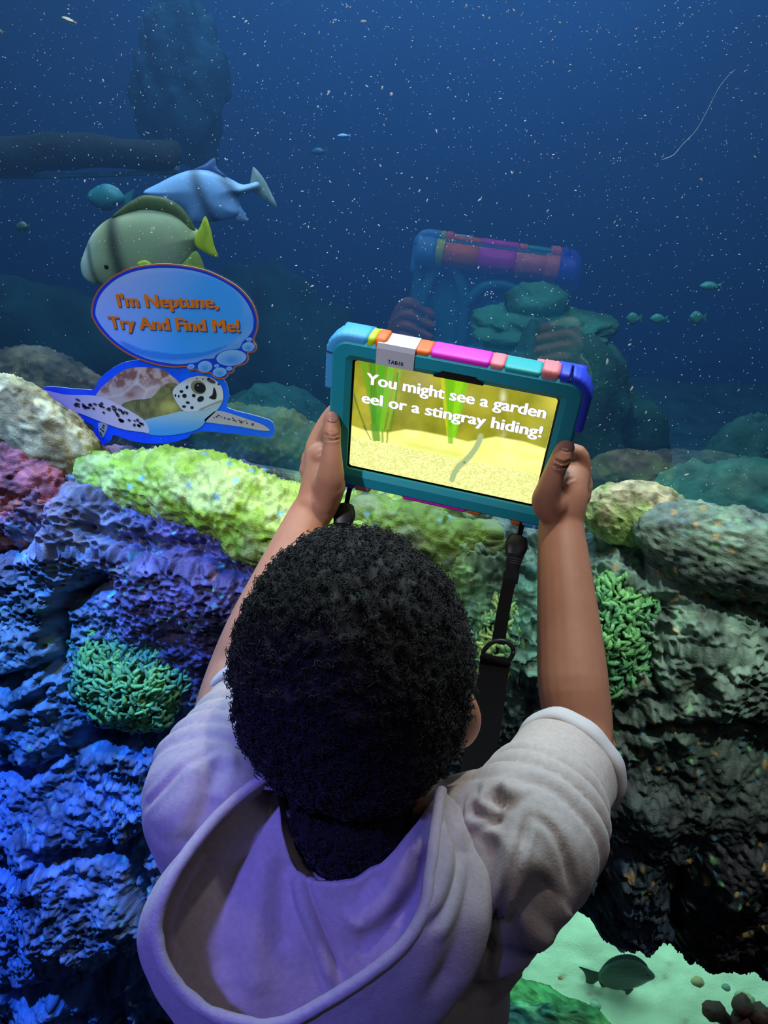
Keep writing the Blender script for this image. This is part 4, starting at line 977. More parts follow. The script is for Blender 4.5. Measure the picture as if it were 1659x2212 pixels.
idx = np.arange(n*K*3).reshape(n, K, 3); Fl = []
A = idx[:, :-1]; B = idx[:, 1:]
Fq = np.concatenate([np.stack([A[:, :, j], A[:, :, (j+1) % 3], B[:, :, (j+1) % 3], B[:, :, j]], axis=-1).reshape(-1, 4) for j in range(3)])
cv = np.concatenate(cap.V); Fall = [tuple(f) for f in cap.F]
me = bpy.data.meshes.new('hair'); allV = np.vstack([cv, Vc]); me.from_pydata(allV.tolist(), [], Fall+(Fq+len(cv)).tolist()); me.polygons.foreach_set('use_smooth', [True]*len(me.polygons)); me.update()
hair = link('hair', me, M_hair, boy); hair['label'] = 'short tight black curls'

# hoodie: trunk and half sleeves
M_hood = mat('beige_fleece', tuple(lin((202, 187, 180))), 0.95, spec=0.1, bump=(600, 0.30, 0.0010), noise=(240, 0.08), sheen=0.25)
M_cuff = mat('white_fleece_inside', tuple(lin((212, 206, 208))), 0.95, spec=0.1, bump=(1400, 0.35, 0.0008))
g = Geo()
BX = NB[0]
def trunk(z, cx_, cy, hw, hd):
    return (cx_, cy, z, hw, hd)
secs = [trunk(0.40, BX+.002, .345, .150, .108), trunk(0.50, BX+.002, .345, .146, .106), trunk(0.62, BX+.004, .345, .140, .102), trunk(0.74, BX+.004, .343, .136, .098), trunk(0.82, BX+.004, .345, .132, .094), trunk(0.87, BX+.002, .35, .122, .086), trunk(0.905, BX, .357, .095, .068), trunk(0.925, BX, .362, .062, .052), trunk(0.935, BX, .366, .04, .04)]
A_ = catmull(np.array([(s[0], s[1], s[2], s[3], s[4]) for s in secs]), 6); nn = 48; V = []
for (cx_, cy, z, hw, hd) in A_:
    a = np.linspace(0, 2*np.pi, nn, endpoint=False); V.append(np.column_stack([cx_+hw*np.sign(np.cos(a))*np.abs(np.cos(a))**.85, cy+hd*np.sign(np.sin(a))*np.abs(np.sin(a))**.85, np.full(nn, z)]))
m_ = len(A_); V = np.concatenate(V); Fc = [(i*nn+j, i*nn+(j+1) % nn, (i+1)*nn+(j+1) % nn, (i+1)*nn+j) for i in range(m_-1) for j in range(nn)]+[tuple(range(nn-1, -1, -1)), tuple(range((m_-1)*nn, m_*nn))]
g.add(V, Fc)
C_R = px(1222, 1655, .640); C_L = px(548, 1535, .672)
g.add(*tube([NB+np.array([.03, -.01, -.045]), S_R*0.6+NB*0.4+np.array([0, 0, -.03]), S_R, S_R*.45+C_R*.55, C_R], [.066, .060, .055, .0475, .0455], 28, 8, caps=False))
g.add(*tube([NB+np.array([-.03, -.01, -.045]), S_L*0.6+NB*0.4+np.array([0, 0, -.03]), S_L, S_L*.45+C_L*.55, C_L], [.066, .056, .048, .0440, .0420], 28, 8, caps=False))
for S in (S_R, S_L): g.add(*tube([S+np.array([0, -.005, -.005]), S*.7+np.array([BX, .345, .78])*.3+np.array([0, 0, -.05])], [.046, .056], 20, 4))
hd_ = g.build('hoodie', M_hood, boy); remesh(hd_, 0.0026, 10)
me = hd_.data; V = get_v(me); N = get_n(me)
soft = 0.0022*fbm(V*10, 2, 5)+0.0006*fbm(V*28, 2, 8)
# gathered rings on the sleeves: rounded rolls of cloth with sharp creases between them
def rings(Sx, Cx, cnt, amp, lo, hi, ref, tiltk):
    ax = Cx-Sx; L_ = np.linalg.norm(ax); ax = ax/L_; q = V-Sx; t = q@ax; rv = q-t[:, None]*ax; rr_ = np.linalg.norm(rv, axis=1)
    rf = np.asarray(ref, float); rf = rf-ax*(rf@ax); rf /= np.linalg.norm(rf); ca = (rv@rf)/(rr_+1e-9)
    u = t/L_+tiltk*(ca-0.5)+0.06*vnoise(V*22, 4); m = sstep(lo-.08, lo+.08, u)*sstep(hi+.06, hi-.06, u)*sstep(.085, .066, rr_)*sstep(-.5, .25, ca)
    w = (u-lo)/(hi-lo)*cnt; roll = np.abs(np.sin(np.pi*w))
    return amp*m*(roll**0.7-0.55)
soft = soft+rings(S_R, C_R, 3.0, .0075, .00, .60, (-.25, -.45, .85), .10)+rings(S_L, C_L, 3.6, .0065, .08, .78, (-.2, -.45, .85), .12)
set_v(me, V+N*soft[:, None])
fold = []
# right sleeve rings
for k, (dx, dy) in enumerate([(0, 0)]):
    fold += [([(1004, 1760), (1032, 1754), (1048, 1790)], .010, .005), ([(1040, 1724), (1080, 1706), (1112, 1742)], .011, .006), ([(1062, 1722), (1076, 1735), (1090, 1748)], .005, -.009), ([(1018, 1750), (1052, 1768), (1088, 1774)], .004, -.006),
             ([(1140, 1762), (1112, 1880), (1068, 1985), (1050, 2080)], .0024, -.0050), ([(1150, 1760), (1195, 1800), (1225, 1870), (1240, 1930)], .0028, -.0018), ([(1070, 1800), (1062, 1900), (1048, 1990)], .006, -.005), ([(1088, 1790), (1086, 1900), (1062, 1990)], .009, .004),
             ([(1200, 1900), (1140, 1960), (1070, 2030)], .012, -.008), ([(1190, 1990), (1120, 2050), (1050, 2120)], .012, .007), ([(1160, 2060), (1080, 2110), (1030, 2170)], .009, -.008)]
# left sleeve folds and seam
fold += [([(475, 1612), (400, 1660), (335, 1720), (312, 1745)], .0028, -.0018),
         ([(480, 1640), (455, 1710), (430, 1790), (400, 1850)], .009, -.006), ([(440, 1650), (420, 1720), (385, 1810)], .010, .004), ([(500, 1620), (490, 1680), (470, 1740)], .006, .004)]
strokes(hd_, fold)
# sleeve cuffs: a rolled pale hem at each opening
def cuff(Cc, S, r, w):
    ax = (Cc-S)/np.linalg.norm(Cc-S); a1 = np.cross(ax, (0, 0, 1)); a1 /= np.linalg.norm(a1); a2 = np.cross(ax, a1)
    prof_ = [(-w, r+.0005), (-w*.5, r+.0022), (0, r+.0026), (w*.5, r+.0020), (w*.62, r+.0005), (w*.5, r-.0015), (0, r-.002), (-w, r-.003)]
    V = []; n = 56
    for (h, q) in prof_:
        for j in range(n):
            a = 2*math.pi*j/n; qq = q*(1+.03*math.sin(3*a+1)+.012*math.sin(9*a)); V.append(Cc+ax*(h+.0035*math.sin(2*a+.6))+qq*(math.cos(a)*a1+math.sin(a)*a2))
    k = len(prof_); Fc = [(i*n+j, i*n+(j+1) % n, ((i+1) % k)*n+(j+1) % n, ((i+1) % k)*n+j) for i in range(k) for j in range(n)]
    mk('sleeve_cuff', V, Fc, M_cuff, boy)
cuff(C_R, S_R*.45+C_R*.55, .0462, .011); cuff(C_L, S_L*.45+C_L*.55, .0428, .011)

# hood lying open on the back
rim = [(585, 1668, .520), (500, 1735, .500), (430, 1810, .478), (372, 1895, .462), (338, 1985, .455), (352, 2075, .452), (412, 2160, .452), (510, 2208, .452), (610, 2210, .450), (700, 2165, .448), (790, 2108, .448), (868, 2045, .452), (912, 1975, .458), (928, 1890, .468), (940, 1800, .484), (952, 1712, .510)]
col_ = [(600, 1715, .545), (604, 1750, .540), (610, 1790, .533), (622, 1835, .525), (640, 1875, .519), (672, 1898, .514), (705, 1902, .511), (740, 1903, .510), (770, 1900, .510), (800, 1885, .511), (830, 1858, .514), (860, 1825, .518), (885, 1795, .522), (905, 1770, .528), (922, 1745, .535), (938, 1722, .542)]
mid_ = [(560, 1720, .545), (480, 1790, .530), (420, 1850, .515), (365, 1930, .500), (345, 2030, .490), (390, 2130, .490), (470, 2230, .495), (560, 2290, .505), (660, 2310, .508), (780, 2300, .508), (900, 2240, .500), (1000, 2120, .490), (1045, 2000, .490), (1050, 1900, .500), (1030, 1810, .515), (995, 1745, .535)]
R_ = catmull([px(*q) for q in rim], 20); Cc = catmull([px(*q) for q in col_], 20); Mm = catmull([px(*q) for q in mid_], 20)
na, nb = len(R_), 140
V = np.zeros((nb, na, 3))
for j, b in enumerate(np.linspace(0, 1, nb)):
    bb = b; ctrl = 2*Mm-.5*(Cc+R_)
    V[j] = (1-bb)**2*Cc+2*bb*(1-bb)*ctrl+bb**2*R_
    if b > 0.90: V[j] += 0.0
V = V.reshape(-1, 3)
V = V+0.0022*fbm(V*16, 3, 9)[:, None]*np.array([.5, 1, .6])
hood = mk('hood', V, grid_faces(na, nb), M_hood, boy)
strokes(hood, [([(640, 1885), (655, 1950), (690, 2040), (722, 2130)], .0030, -.0050), ([(655, 1890), (672, 1950), (708, 2040), (735, 2120)], .004, .003),
               ([(540, 1760), (500, 1880), (470, 2020), (490, 2120)], .010, .005), ([(590, 1800), (560, 1920), (545, 2060), (560, 2150)], .009, -.004), ([(610, 1850), (610, 1960), (620, 2060)], .008, .004),
               ([(900, 1790), (860, 1890), (800, 1960), (740, 1985)], .010, -.007), ([(830, 1880), (780, 1950), (760, 1975)], .008, .005), ([(920, 1830), (895, 1930), (850, 2000)], .007, .005),
               ([(1000, 1800), (1010, 1900), (985, 2040), (930, 2160)], .009, -.004), ([(960, 1760), (985, 1850), (960, 1950), (915, 2010)], .004, -.003), ([(540, 1730), (450, 1830), (385, 1930), (362, 2010), (380, 2080)], .0022, -.0028)])
sm = hood.modifiers.new('so', 'SOLIDIFY'); sm.thickness = 0.0042; sm.offset = 0.0; baked(hood)
# stitched hem along the rim
V, Fc = tube(R_[::3], [0.0040]*len(R_[::3]), 10, 1, True); mk('hood_hem', V+0.0006*fbm(V*120, 2, 2)[:, None], Fc, M_hood, hood)

# trousers and shoes, out of frame below
M_tr = mat('dark_trousers', (0.02, 0.022, 0.03), 0.9, bump=(300, 0.3, 0.002)); M_sh = mat('dark_shoe', (0.03, 0.03, 0.035), 0.6); M_sole = mat('pale_sole', (0.4, 0.4, 0.4), 0.7)
g = Geo()
for s in (-1, 1):
    g.add(*tube([(BX+s*.055, .350, .46), (BX+s*.070, .352, .36), (BX+s*.075, .360, .22), (BX+s*.078, .352, .075)], [.080, .072, .058, .050], 20, 5))
tr = g.build('trousers', M_tr, boy); remesh(tr, 0.006, 4)
for s in (-1, 1):
    g = Geo(); x = BX+s*.080
    g.add(*sphere((x, .335, .050), (.040, .050, .045), 18, 12)); g.add(*sphere((x+s*.004, .405, .036), (.040, .075, .032), 18, 12))
    sh = g.build('shoe', M_sh, boy); remesh(sh, 0.005, 4)
    P = [(x+s*.002+.043*math.cos(a)*(1.0 if math.sin(a) > 0 else .9), .385+(.100 if math.sin(a) > 0 else .098)*math.sin(a)) for a in np.linspace(0, 2*np.pi, 28, endpoint=False)]
    mk('sole', [(p[0], p[1], z) for z in (0.0, .018) for p in P], [tuple(range(27, -1, -1)), tuple(range(28, 56))]+[(i, (i+1) % 28, 28+(i+1) % 28, 28+i) for i in range(28)], M_sole, sh, False)
# ------------------------------------------------------------------ fish
M_fish = mat('fish_skin', (0.4, 0.4, 0.4), 0.4, attr=True, spec=0.5)
def inflate(name, outline, Y, thick, colf, step, parent, lean=0.0, smoothn=4, power=0.5):
    """a rounded solid from a side outline in photo pixels, standing at distance Y"""
    o2 = smooth_loop(outline, smoothn) if smoothn > 1 else np.asarray(outline, float)
    P2, F2 = fill2d(o2, step); nO = len(o2)
    d = np.zeros(len(P2))
    dd = np.full(len(P2), 1e9)
    for i in range(nO):
        a, b = o2[i], o2[(i+1) % nO]; e = b-a; t = np.clip(((P2-a)@e)/(e@e+1e-9), 0, 1); dd = np.minimum(dd, np.linalg.norm(P2-a-t[:, None]*e, axis=1))
    q = np.clip(dd/max(dd.max(), 1e-6), 0, 1); h = thick*np.sqrt(np.clip(1-(1-q)**2, 0, 1))
    W3 = np.array([px_y(x, y, Y) for x, y in P2]); cx_ = W3[:, 0].mean()
    W3[:, 1] += lean*(W3[:, 0]-cx_)
    edge = dd < 1e-3
    A = W3.copy(); A[:, 1] -= h; B = W3.copy(); B[:, 1] += h
    mapB = np.arange(len(P2))+len(P2)
    c = colf(P2[:, 0], P2[:, 1])
    V = np.vstack([A, B]); Fc = list(F2)+[tuple(int(mapB[i]) for i in reversed(f)) for f in F2]
    me = bpy.data.meshes.new(name); bm = bmesh.new(); lay = bm.verts.layers.float_color.new('Col')
    vs = [bm.verts.new(v) for v in V]
    for f in Fc: bm.faces.new([vs[i] for i in f])
    C2 = np.vstack([c, c])
    for v, cc in zip(vs, C2): v[lay] = (*np.clip(cc, 0, 1), 1)
    bmesh.ops.remove_doubles(bm, verts=bm.verts, dist=1e-6); bmesh.ops.recalc_face_normals(bm, faces=bm.faces)
    for f in bm.faces: f.smooth = True
    bm.to_mesh(me); bm.free()
    return link(name, me, M_fish, parent)
def flat_col(rgb, var=0.1): return lambda x, y: lin(rgb)[None]*(1+var*np.sin(x*.9)[:, None])
def Z1(L): return [(x/2.37, 300+y/2.37) for x, y in L]
p = px_y(330, 520, 1.22); f1 = empty('spadefish', tuple(p)); tag(f1, 'large striped fish with a yellow tail above the thought bubble', 'fish', 'striped fish')
def c1(x, y):
    X = x*2.37; Yy = (y-300)*2.37
    c = np.tile(lin((178, 182, 138)), (len(x), 1))
    k = sstep(560, 480, X)[:, None]; c = c*(1-k)+k*lin((205, 215, 200))
    k = sstep(330, 420, Yy-0.0*X)[:, None]*0; 
    k = sstep(60, 0, Yy-(300+0.25*np.abs(X-780)))[:, None]*0.6; c = c*(1-k)+k*lin((85, 95, 55))
    b1 = np.exp(-((X-(595+(Yy-400)*0.22))/34)**2)[:, None]*0.85; c = c*(1-b1)+b1*lin((40, 38, 36))
    b2 = np.exp(-((X-(505+(Yy-560)*0.25))/14)**2)[:, None]*0.7*sstep(480, 540, Yy)[:, None]; c = c*(1-b2)+b2*lin((40, 42, 40))
    k = sstep(880, 990, X)[:, None]*0.6; c = c*(1-k)+k*lin((120, 125, 50))
    return c
inflate('trunk', Z1([(455, 620), (470, 560), (500, 480), (550, 420), (615, 385), (690, 365), (770, 365), (860, 385), (930, 430), (975, 475), (1010, 495), (1015, 535), (985, 565), (960, 620), (900, 690), (780, 735), (640, 740), (530, 730), (470, 690)]), 1.22, 0.022, c1, 4, f1, lean=0.25)
inflate('dorsal_fin', Z1([(600, 395), (650, 340), (700, 305), (745, 287), (830, 300), (900, 340), (950, 400), (985, 480), (950, 470), (900, 410), (830, 375), (720, 362)]), 1.225, 0.004, flat_col((95, 105, 55)), 5, f1, lean=0.25)
inflate('tail_fin', Z1([(1003, 497), (1028, 445), (1050, 395), (1075, 460), (1092, 545), (1112, 608), (1065, 590), (1008, 548)]), 1.235, 0.004, flat_col((200, 205, 40)), 5, f1, lean=0.25)
inflate('anal_fin', Z1([(960, 610), (1000, 575), (1030, 630), (1035, 690), (960, 720), (900, 700)]), 1.23, 0.004, flat_col((165, 180, 70)), 5, f1, lean=0.25)
inflate('pectoral_fin', Z1([(700, 640), (745, 620), (780, 650), (745, 690)]), 1.19, 0.003, flat_col((190, 200, 60)), 5, f1)
mk('eye', *sphere(px_y(231, 575, 1.192)+np.array([0, 0.0, 0]), 0.006, 14, 10), M_iris, f1)
p = px_y(450, 410, 1.5); f2 = empty('spadefish', tuple(p)); tag(f2, 'blue silver striped fish swimming behind the yellow tailed one', 'fish', 'striped fish')
def c2(x, y):
    X = x*2.37; Yy = (y-300)*2.37
    c = np.tile(lin((140, 175, 225)), (len(x), 1))
    for (xa, ya, xb, yb, w) in ((1000, 150, 1110, 430, 30), (1120, 170, 1230, 310, 26)):
        t = (Yy-ya)/(yb-ya); k = (np.exp(-((X-(xa+(xb-xa)*t))/w)**2)*0.8)[:, None]; c = c*(1-k)+k*lin((55, 60, 80))
    k = sstep(1180, 1290, X)[:, None]*.4; c = c*(1-k)+k*lin((150, 165, 140)); return c
inflate('trunk', Z1([(762, 262), (830, 222), (900, 185), (975, 160), (1050, 160), (1120, 180), (1180, 215), (1230, 240), (1300, 228), (1305, 265), (1240, 288), (1205, 305), (1225, 370), (1200, 405), (1100, 425), (1000, 428), (955, 360), (880, 335), (800, 295)]), 1.5, 0.024, c2, 4, f2, lean=0.2)
inflate('dorsal_fin', Z1([(970, 165), (1040, 135), (1098, 98), (1112, 150), (1165, 195), (1120, 185), (1050, 162)]), 1.505, 0.004, flat_col((90, 110, 165)), 5, f2)
inflate('tail_fin', Z1([(1280, 235), (1290, 170), (1300, 145), (1345, 195), (1378, 255), (1418, 348), (1350, 305), (1290, 265)]), 1.53, 0.004, flat_col((150, 165, 165)), 5, f2)
inflate('anal_fin', Z1([(1190, 330), (1235, 350), (1268, 425), (1200, 412)]), 1.51, 0.004, flat_col((120, 150, 195)), 5, f2)
mk('eye', *sphere(px_y(333, 412, 1.478), 0.005, 14, 10), M_iris, f2)
def small_fish(x, y, L, hh, Y, rgb, label, left=True, tilt=0.0, grp='small fish far off in the water'):
    s = 1 if left else -1
    t = empty('small_fish', tuple(px_y(x, y, Y))); tag(t, label, 'fish', grp)
    ca, sa = math.cos(tilt), math.sin(tilt)
    def q(L_): return [(x+(a*s*L/2)*ca-(b*hh/2)*sa, y+(a*s*L/2)*sa+(b*hh/2)*ca) for a, b in L_]
    inflate('trunk', q([(-1, 0), (-.75, -.6), (-.3, -1), (.2, -.85), (.55, -.3), (.62, 0), (.55, .3), (.2, .85), (-.3, 1), (-.75, .6)]), Y, 0.010*L/40, flat_col(rgb), max(L/14, 1.2), t)
    inflate('tail_fin', q([(.55, -.2), (.8, -.6), (1, -.8), (.92, 0), (1, .8), (.8, .6), (.55, .2)]), Y+.003, 0.0015, flat_col(rgb), max(L/14, 1.2), t)
small_fish(238, 427, 100, 58, 2.0, (60, 130, 135), 'hazy teal fish left of the blue silver one', True, 0.1)
small_fish(50, 490, 32, 24, 1.7, (75, 95, 85), 'little dark fish near the left edge of the aquarium', True)
small_fish(1370, 688, 34, 26, 2.3, (85, 150, 130), 'leftmost of the three pale green fish in a row')
small_fish(1424, 689, 40, 22, 2.3, (85, 150, 130), 'middle one of the three pale green fish in a row', True)
small_fish(1508, 686, 38, 28, 2.3, (85, 150, 130), 'rightmost of the three pale green fish in a row')
small_fish(1536, 618, 50, 20, 2.3, (85, 150, 130), 'pale green fish above the row of three')
small_fish(743, 293, 30, 9, 1.9, (130, 170, 220), 'thin silver fish high in the middle of the water', True)
small_fish(690, 327, 34, 16, 2.6, (60, 110, 135), 'faint teal fish just below the thin silver one')
small_fish(150, 44, 36, 9, 1.5, (190, 150, 120), 'tiny orange fish at the top left corner', True, 0.45)
small_fish(1634, 1004, 60, 14, 1.6, (90, 150, 125), 'slender pale green fish low at the right edge', True, 0.08)
# dark surgeonfish in the low window
def Z5(L): return [(1000+x/2.517, 1800+y/2.517) for x, y in L]
p = px_y(1340, 2080, 0.805); sf = empty('surgeonfish', tuple(p)); tag(sf, 'dark grey surgeonfish over the pale sand in the low window', 'fish')
def c5(x, y): return lin((74, 92, 88))[None]*(1+0.15*np.sin(y*1.3))[:, None]
inflate('trunk', Z5([(745, 745), (790, 705), (850, 685), (920, 685), (975, 705), (1015, 740), (1046, 780), (1010, 800), (960, 826), (900, 842), (830, 846), (775, 828), (738, 795), (735, 768)]), 0.805, 0.010, c5, 3, sf)
inflate('dorsal_fin', Z5([(750, 740), (790, 690), (850, 662), (920, 660), (975, 688), (1005, 725), (960, 705), (900, 690), (830, 695)]), 0.806, 0.002, flat_col((52, 70, 78)), 3, sf)
inflate('anal_fin', Z5([(735, 795), (775, 830), (840, 848), (900, 845), (880, 862), (820, 866), (765, 848)]), 0.806, 0.002, flat_col((52, 66, 70)), 3, sf)
inflate('tail_fin', Z5([(752, 762), (700, 745), (630, 724), (655, 752), (668, 790), (660, 815), (634, 851), (684, 838), (730, 806), (750, 790)]), 0.807, 0.002, flat_col((52, 68, 72)), 3, sf)
inflate('pelvic_fin', Z5([(885, 845), (930, 846), (890, 884)]), 0.80, 0.0015, flat_col((52, 66, 70)), 3, sf, smoothn=2)
mk('eye', *sphere(px_y(1401, 2106, 0.796), 0.0022, 10, 8), M_iris, sf)

# ------------------------------------------------------------------ stickers on the glass
M_print = mat('printed_vinyl', (0.5, 0.5, 0.5), 0.45, attr=True, spec=0.4)
def ZS(L): return np.array([(80+x/3.072, 550+y/3.072) for x, y in L])
def decal(name, outline, colf, lift, parent, step=3.0, smoothn=3, thick=None):
    o2 = smooth_loop(outline, smoothn) if smoothn > 1 else np.asarray(outline, float)
    P2, F2 = fill2d(o2, step)
    yv = GY-lift
    W3 = np.array([px_y(x, y, yv) for x, y in P2]); c = colf((P2[:, 0]-80)*3.072, (P2[:, 1]-550)*3.072)
    n0 = len(W3); V = list(W3); Fc = list(F2)
    if thick:                                       # real edge of the sheet
        E_ = np.array([px_y(x, y, yv) for x, y in o2]); B = E_.copy(); B[:, 1] += thick
        V += list(E_)+list(B); n = len(o2); c = np.vstack([c, np.tile(lin((235, 235, 240)), (2*n, 1))])
        Fc += [(n0+i, n0+(i+1) % n, n0+n+(i+1) % n, n0+n+i) for i in range(n)]
    return mk(name, V, Fc, M_print, parent, False, c)
def plain(rgb): return lambda x, y: np.tile(lin(rgb), (len(x), 1))
def ell(cx_, cy_, rx, ry, n=26, rot=0.0): return ZS([(cx_+rx*math.cos(a)*math.cos(rot)-ry*math.sin(a)*math.sin(rot), cy_+rx*math.cos(a)*math.sin(rot)+ry*math.sin(a)*math.cos(rot)) for a in np.linspace(0, 2*np.pi, n, endpoint=False)])
def nz2(x, y, s, seed): return fbm(np.column_stack([x*s, y*s, np.zeros(len(x))]), 4, seed)
p = px_y(340, 870, GY-.001); ts = empty('turtle_sticker', tuple(p)); tag(ts, 'blue edged sea turtle sticker on the aquarium glass', 'sticker')
base = [(35, 900), (50, 880), (110, 875), (365, 897), (400, 840), (460, 780), (540, 730), (630, 703), (800, 690), (1000, 720), (1150, 780), (1240, 830), (1265, 880), (1275, 940), (1262, 1015), (1400, 1055), (1540, 1095), (1572, 1130), (1577, 1170), (1555, 1205), (1480, 1208), (1085, 1170), (1000, 1215), (900, 1245), (780, 1255), (640, 1240), (510, 1195), (490, 1230), (450, 1262), (415, 1255), (380, 1220), (370, 1180), (370, 1130), (200, 1070), (90, 1025), (40, 975)]
def cb(x, y):
    t = np.clip(x/1400+0.2*nz2(x, y, .01, 2), 0, 1)[:, None]; return lin((16, 55, 215))*(1-t)+t*lin((10, 105, 255))
bs = decal('blue_backing', ZS(base), cb, 0.0006, ts, 5, 2, thick=0.0006)
def cshell(x, y):
    c = np.tile(lin((190, 165, 160)), (len(x), 1)); n_ = nz2(x, y, .02, 3)
    k = (sstep(-.45, .25, n_)*sstep(960, 840, y+.2*(x-600)))[:, None]*.9; c = c*(1-k)+k*lin((125, 75, 65))
    for (xa, ya, xb, yb) in ((680, 760, 660, 850), (660, 850, 560, 930), (660, 850, 730, 900), (730, 900, 800, 870), (730, 900, 700, 970), (560, 930, 440, 950), (840, 830, 900, 800)):
        d = seg_dist(x, y, [(xa, ya), (xb, yb)]); k = np.exp(-(d/9)**2)[:, None]*.8; c = c*(1-k)+k*lin((205, 190, 190))
    k = np.exp(-(((x-620)/40)**2+((y-930)/22)**2))[:, None]*.8; c = c*(1-k)+k*lin((130, 70, 55)); return c
L1 = .0009; L2 = .0011; L3 = .0013; L4 = .0015
decal('shell', ZS([(385, 945), (430, 880), (500, 820), (580, 765), (660, 748), (760, 750), (840, 765), (900, 810), (945, 855), (900, 905), (850, 930), (780, 965), (690, 975), (600, 1000), (550, 1015), (480, 965), (420, 950)]), cshell, L1, ts, 2.4)
def cneck(x, y):
    c = np.tile(lin((120, 118, 60)), (len(x), 1)); k = np.clip(.5+nz2(x, y, .03, 5), 0, 1)[:, None]; c = c*(1-k)+k*lin((80, 78, 40))
    k = np.exp(-(((x-880)/70)**2+((y-1010)/45)**2))[:, None]*.9; c = c*(1-k)+k*lin((200, 190, 90))
    k = (sstep(880, 800, y)*.7+np.exp(-((np.hypot(x-900, y-960)-80-0*x) % 18-9)**2/20)*.25)[:, None]; c = c*(1-k)+k*lin((170, 160, 135)); return c
decal('neck', ZS([(560, 1000), (640, 965), (760, 950), (820, 880), (880, 850), (930, 860), (980, 950), (960, 1045), (860, 1070), (800, 1085), (730, 1110), (650, 1060)]), cneck, L2, ts, 2.4)
def cbelly(x, y):
    t = sstep(1030, 1180, y)[:, None]; c = lin((165, 195, 200))*(1-t)+t*lin((70, 160, 215)); return c
decal('belly', ZS([(700, 1110), (760, 1085), (860, 1062), (940, 1042), (1100, 1010), (1228, 955), (1205, 1020), (1130, 1095), (1080, 1150), (1000, 1180), (860, 1200), (720, 1185)]), cbelly, L3, ts, 2.4)
def chead(x, y):
    c = np.tile(lin((205, 212, 215)), (len(x), 1)); k = sstep(880, 820, y)[:, None]*.5; c = c*(1-k)+k*lin((150, 150, 130))
    k = (np.exp(-(seg_dist(x, y, [(1080, 1030), (1150, 1000), (1225, 970)])/6)**2))[:, None]*.8; c = c*(1-k)+k*lin((50, 55, 60)); return c
decal('head', ZS([(905, 895), (950, 852), (1020, 815), (1100, 805), (1170, 825), (1220, 870), (1236, 930), (1225, 975), (1150, 1015), (1080, 1035), (980, 1040), (930, 985), (905, 935)]), chead, L4, ts, 2.4)
def cflip(x, y):
    c = np.tile(lin((205, 190, 205)), (len(x), 1)); t = sstep(500, 60, x)[:, None]; c = c*(1-t)+t*lin((170, 150, 205))
    k = sstep(-14, 14, y-(930+0.42*(x-100)+70))[:, None]*.35; c = c*(1-k)+k*lin((215, 215, 200)); return c
decal('near_flipper', ZS([(36, 902), (80, 905), (200, 930), (380, 935), (480, 965), (560, 1005), (640, 1050), (700, 1090), (738, 1140), (740, 1182), (700, 1178), (600, 1165), (545, 1152), (480, 1130), (400, 1100), (300, 1060), (180, 1020), (90, 980), (40, 955)]), cflip, L4, ts, 2.4)
decal('far_flipper', ZS([(1110, 1105), (1150, 1062), (1200, 1035), (1300, 1060), (1420, 1100), (1500, 1130), (1545, 1166), (1480, 1166), (1350, 1142), (1200, 1122)]), plain((185, 178, 185)), L3, ts, 3)
decal('rear_flipper', ZS([(410, 1115), (465, 1128), (460, 1170), (435, 1215), (415, 1195), (408, 1150)]), plain((160, 165, 170)), L1, ts, 3)
dk = plain((28, 26, 34)); L5 = .0018
for (x, y, rx, ry, ro) in [(978, 937, 15, 14, 0), (1040, 935, 13, 12, 0), (1085, 958, 24, 18, -.6), (995, 880, 9, 13, .3), (958, 908, 12, 10, 0), (918, 935, 5, 11, 0), (1000, 982, 14, 9, .2), (1028, 1015, 12, 10, 0), (975, 1008, 14, 9, 0), (940, 940, 6, 9, 0), (1205, 860, 7, 7, 0), (1100, 825, 5, 4, 0), (1140, 822, 8, 5, 0), (1060, 822, 5, 4, 0)]: decal('spot', ell(x, y, rx, ry, 12, ro), dk, L5, ts, 4, 1)
decal('beak_patch', ZS([(1175, 880), (1190, 915), (1188, 955), (1165, 960), (1140, 948), (1162, 930), (1168, 900)]), plain((35, 30, 38)), L5, ts, 4)
decal('brow_patch', ell(1155, 838, 32, 13, 16, .45), plain((75, 60, 70)), L5, ts, 4, 1)
decal('eyelid', ell(1070, 880, 52, 44, 22, .5), plain((125, 125, 95)), L5, ts, 3, 1); decal('eye', ell(1080, 884, 40, 33, 22, .5), dk, .0020, ts, 3, 1); decal('eye_glint', ell(1068, 868, 8, 5, 10, .5), plain((120, 130, 150)), .0022, ts, 3, 1)
rg = random.Random(3)
for k in range(42):
    t = rg.random(); x = 240+t*460; yc = np.interp(x, [240, 400, 560, 700], [985, 1010, 1075, 1130]); hw = np.interp(x, [240, 400, 560, 700], [28, 55, 55, 30])
    y = yc+rg.uniform(-.8, .6)*hw; decal('spot', ell(x, y, rg.uniform(8, 20)*(1 if x < 560 else .7), rg.uniform(6, 11), 9, .5+rg.uniform(-.2, .3)), plain((62, 50, 72)), L5+.0002, ts, 5, 1)
for k in range(22):
    x = rg.uniform(1170, 1450); yc = np.interp(x, [1150, 1300, 1500], [1075, 1095, 1145]); y = yc+rg.uniform(-18, 12)*np.interp(x, [1170, 1500], [1, .5]); decal('spot', ell(x, y, rg.uniform(4, 10), rg.uniform(3, 5), 8, .3), plain((60, 55, 62)), L5, ts, 5, 1)
for k in range(6): decal('spot', ell(rg.uniform(420, 450), 1135+k*12, 8, 5, 8, .8), plain((40, 40, 45)), L5, ts, 5, 1)
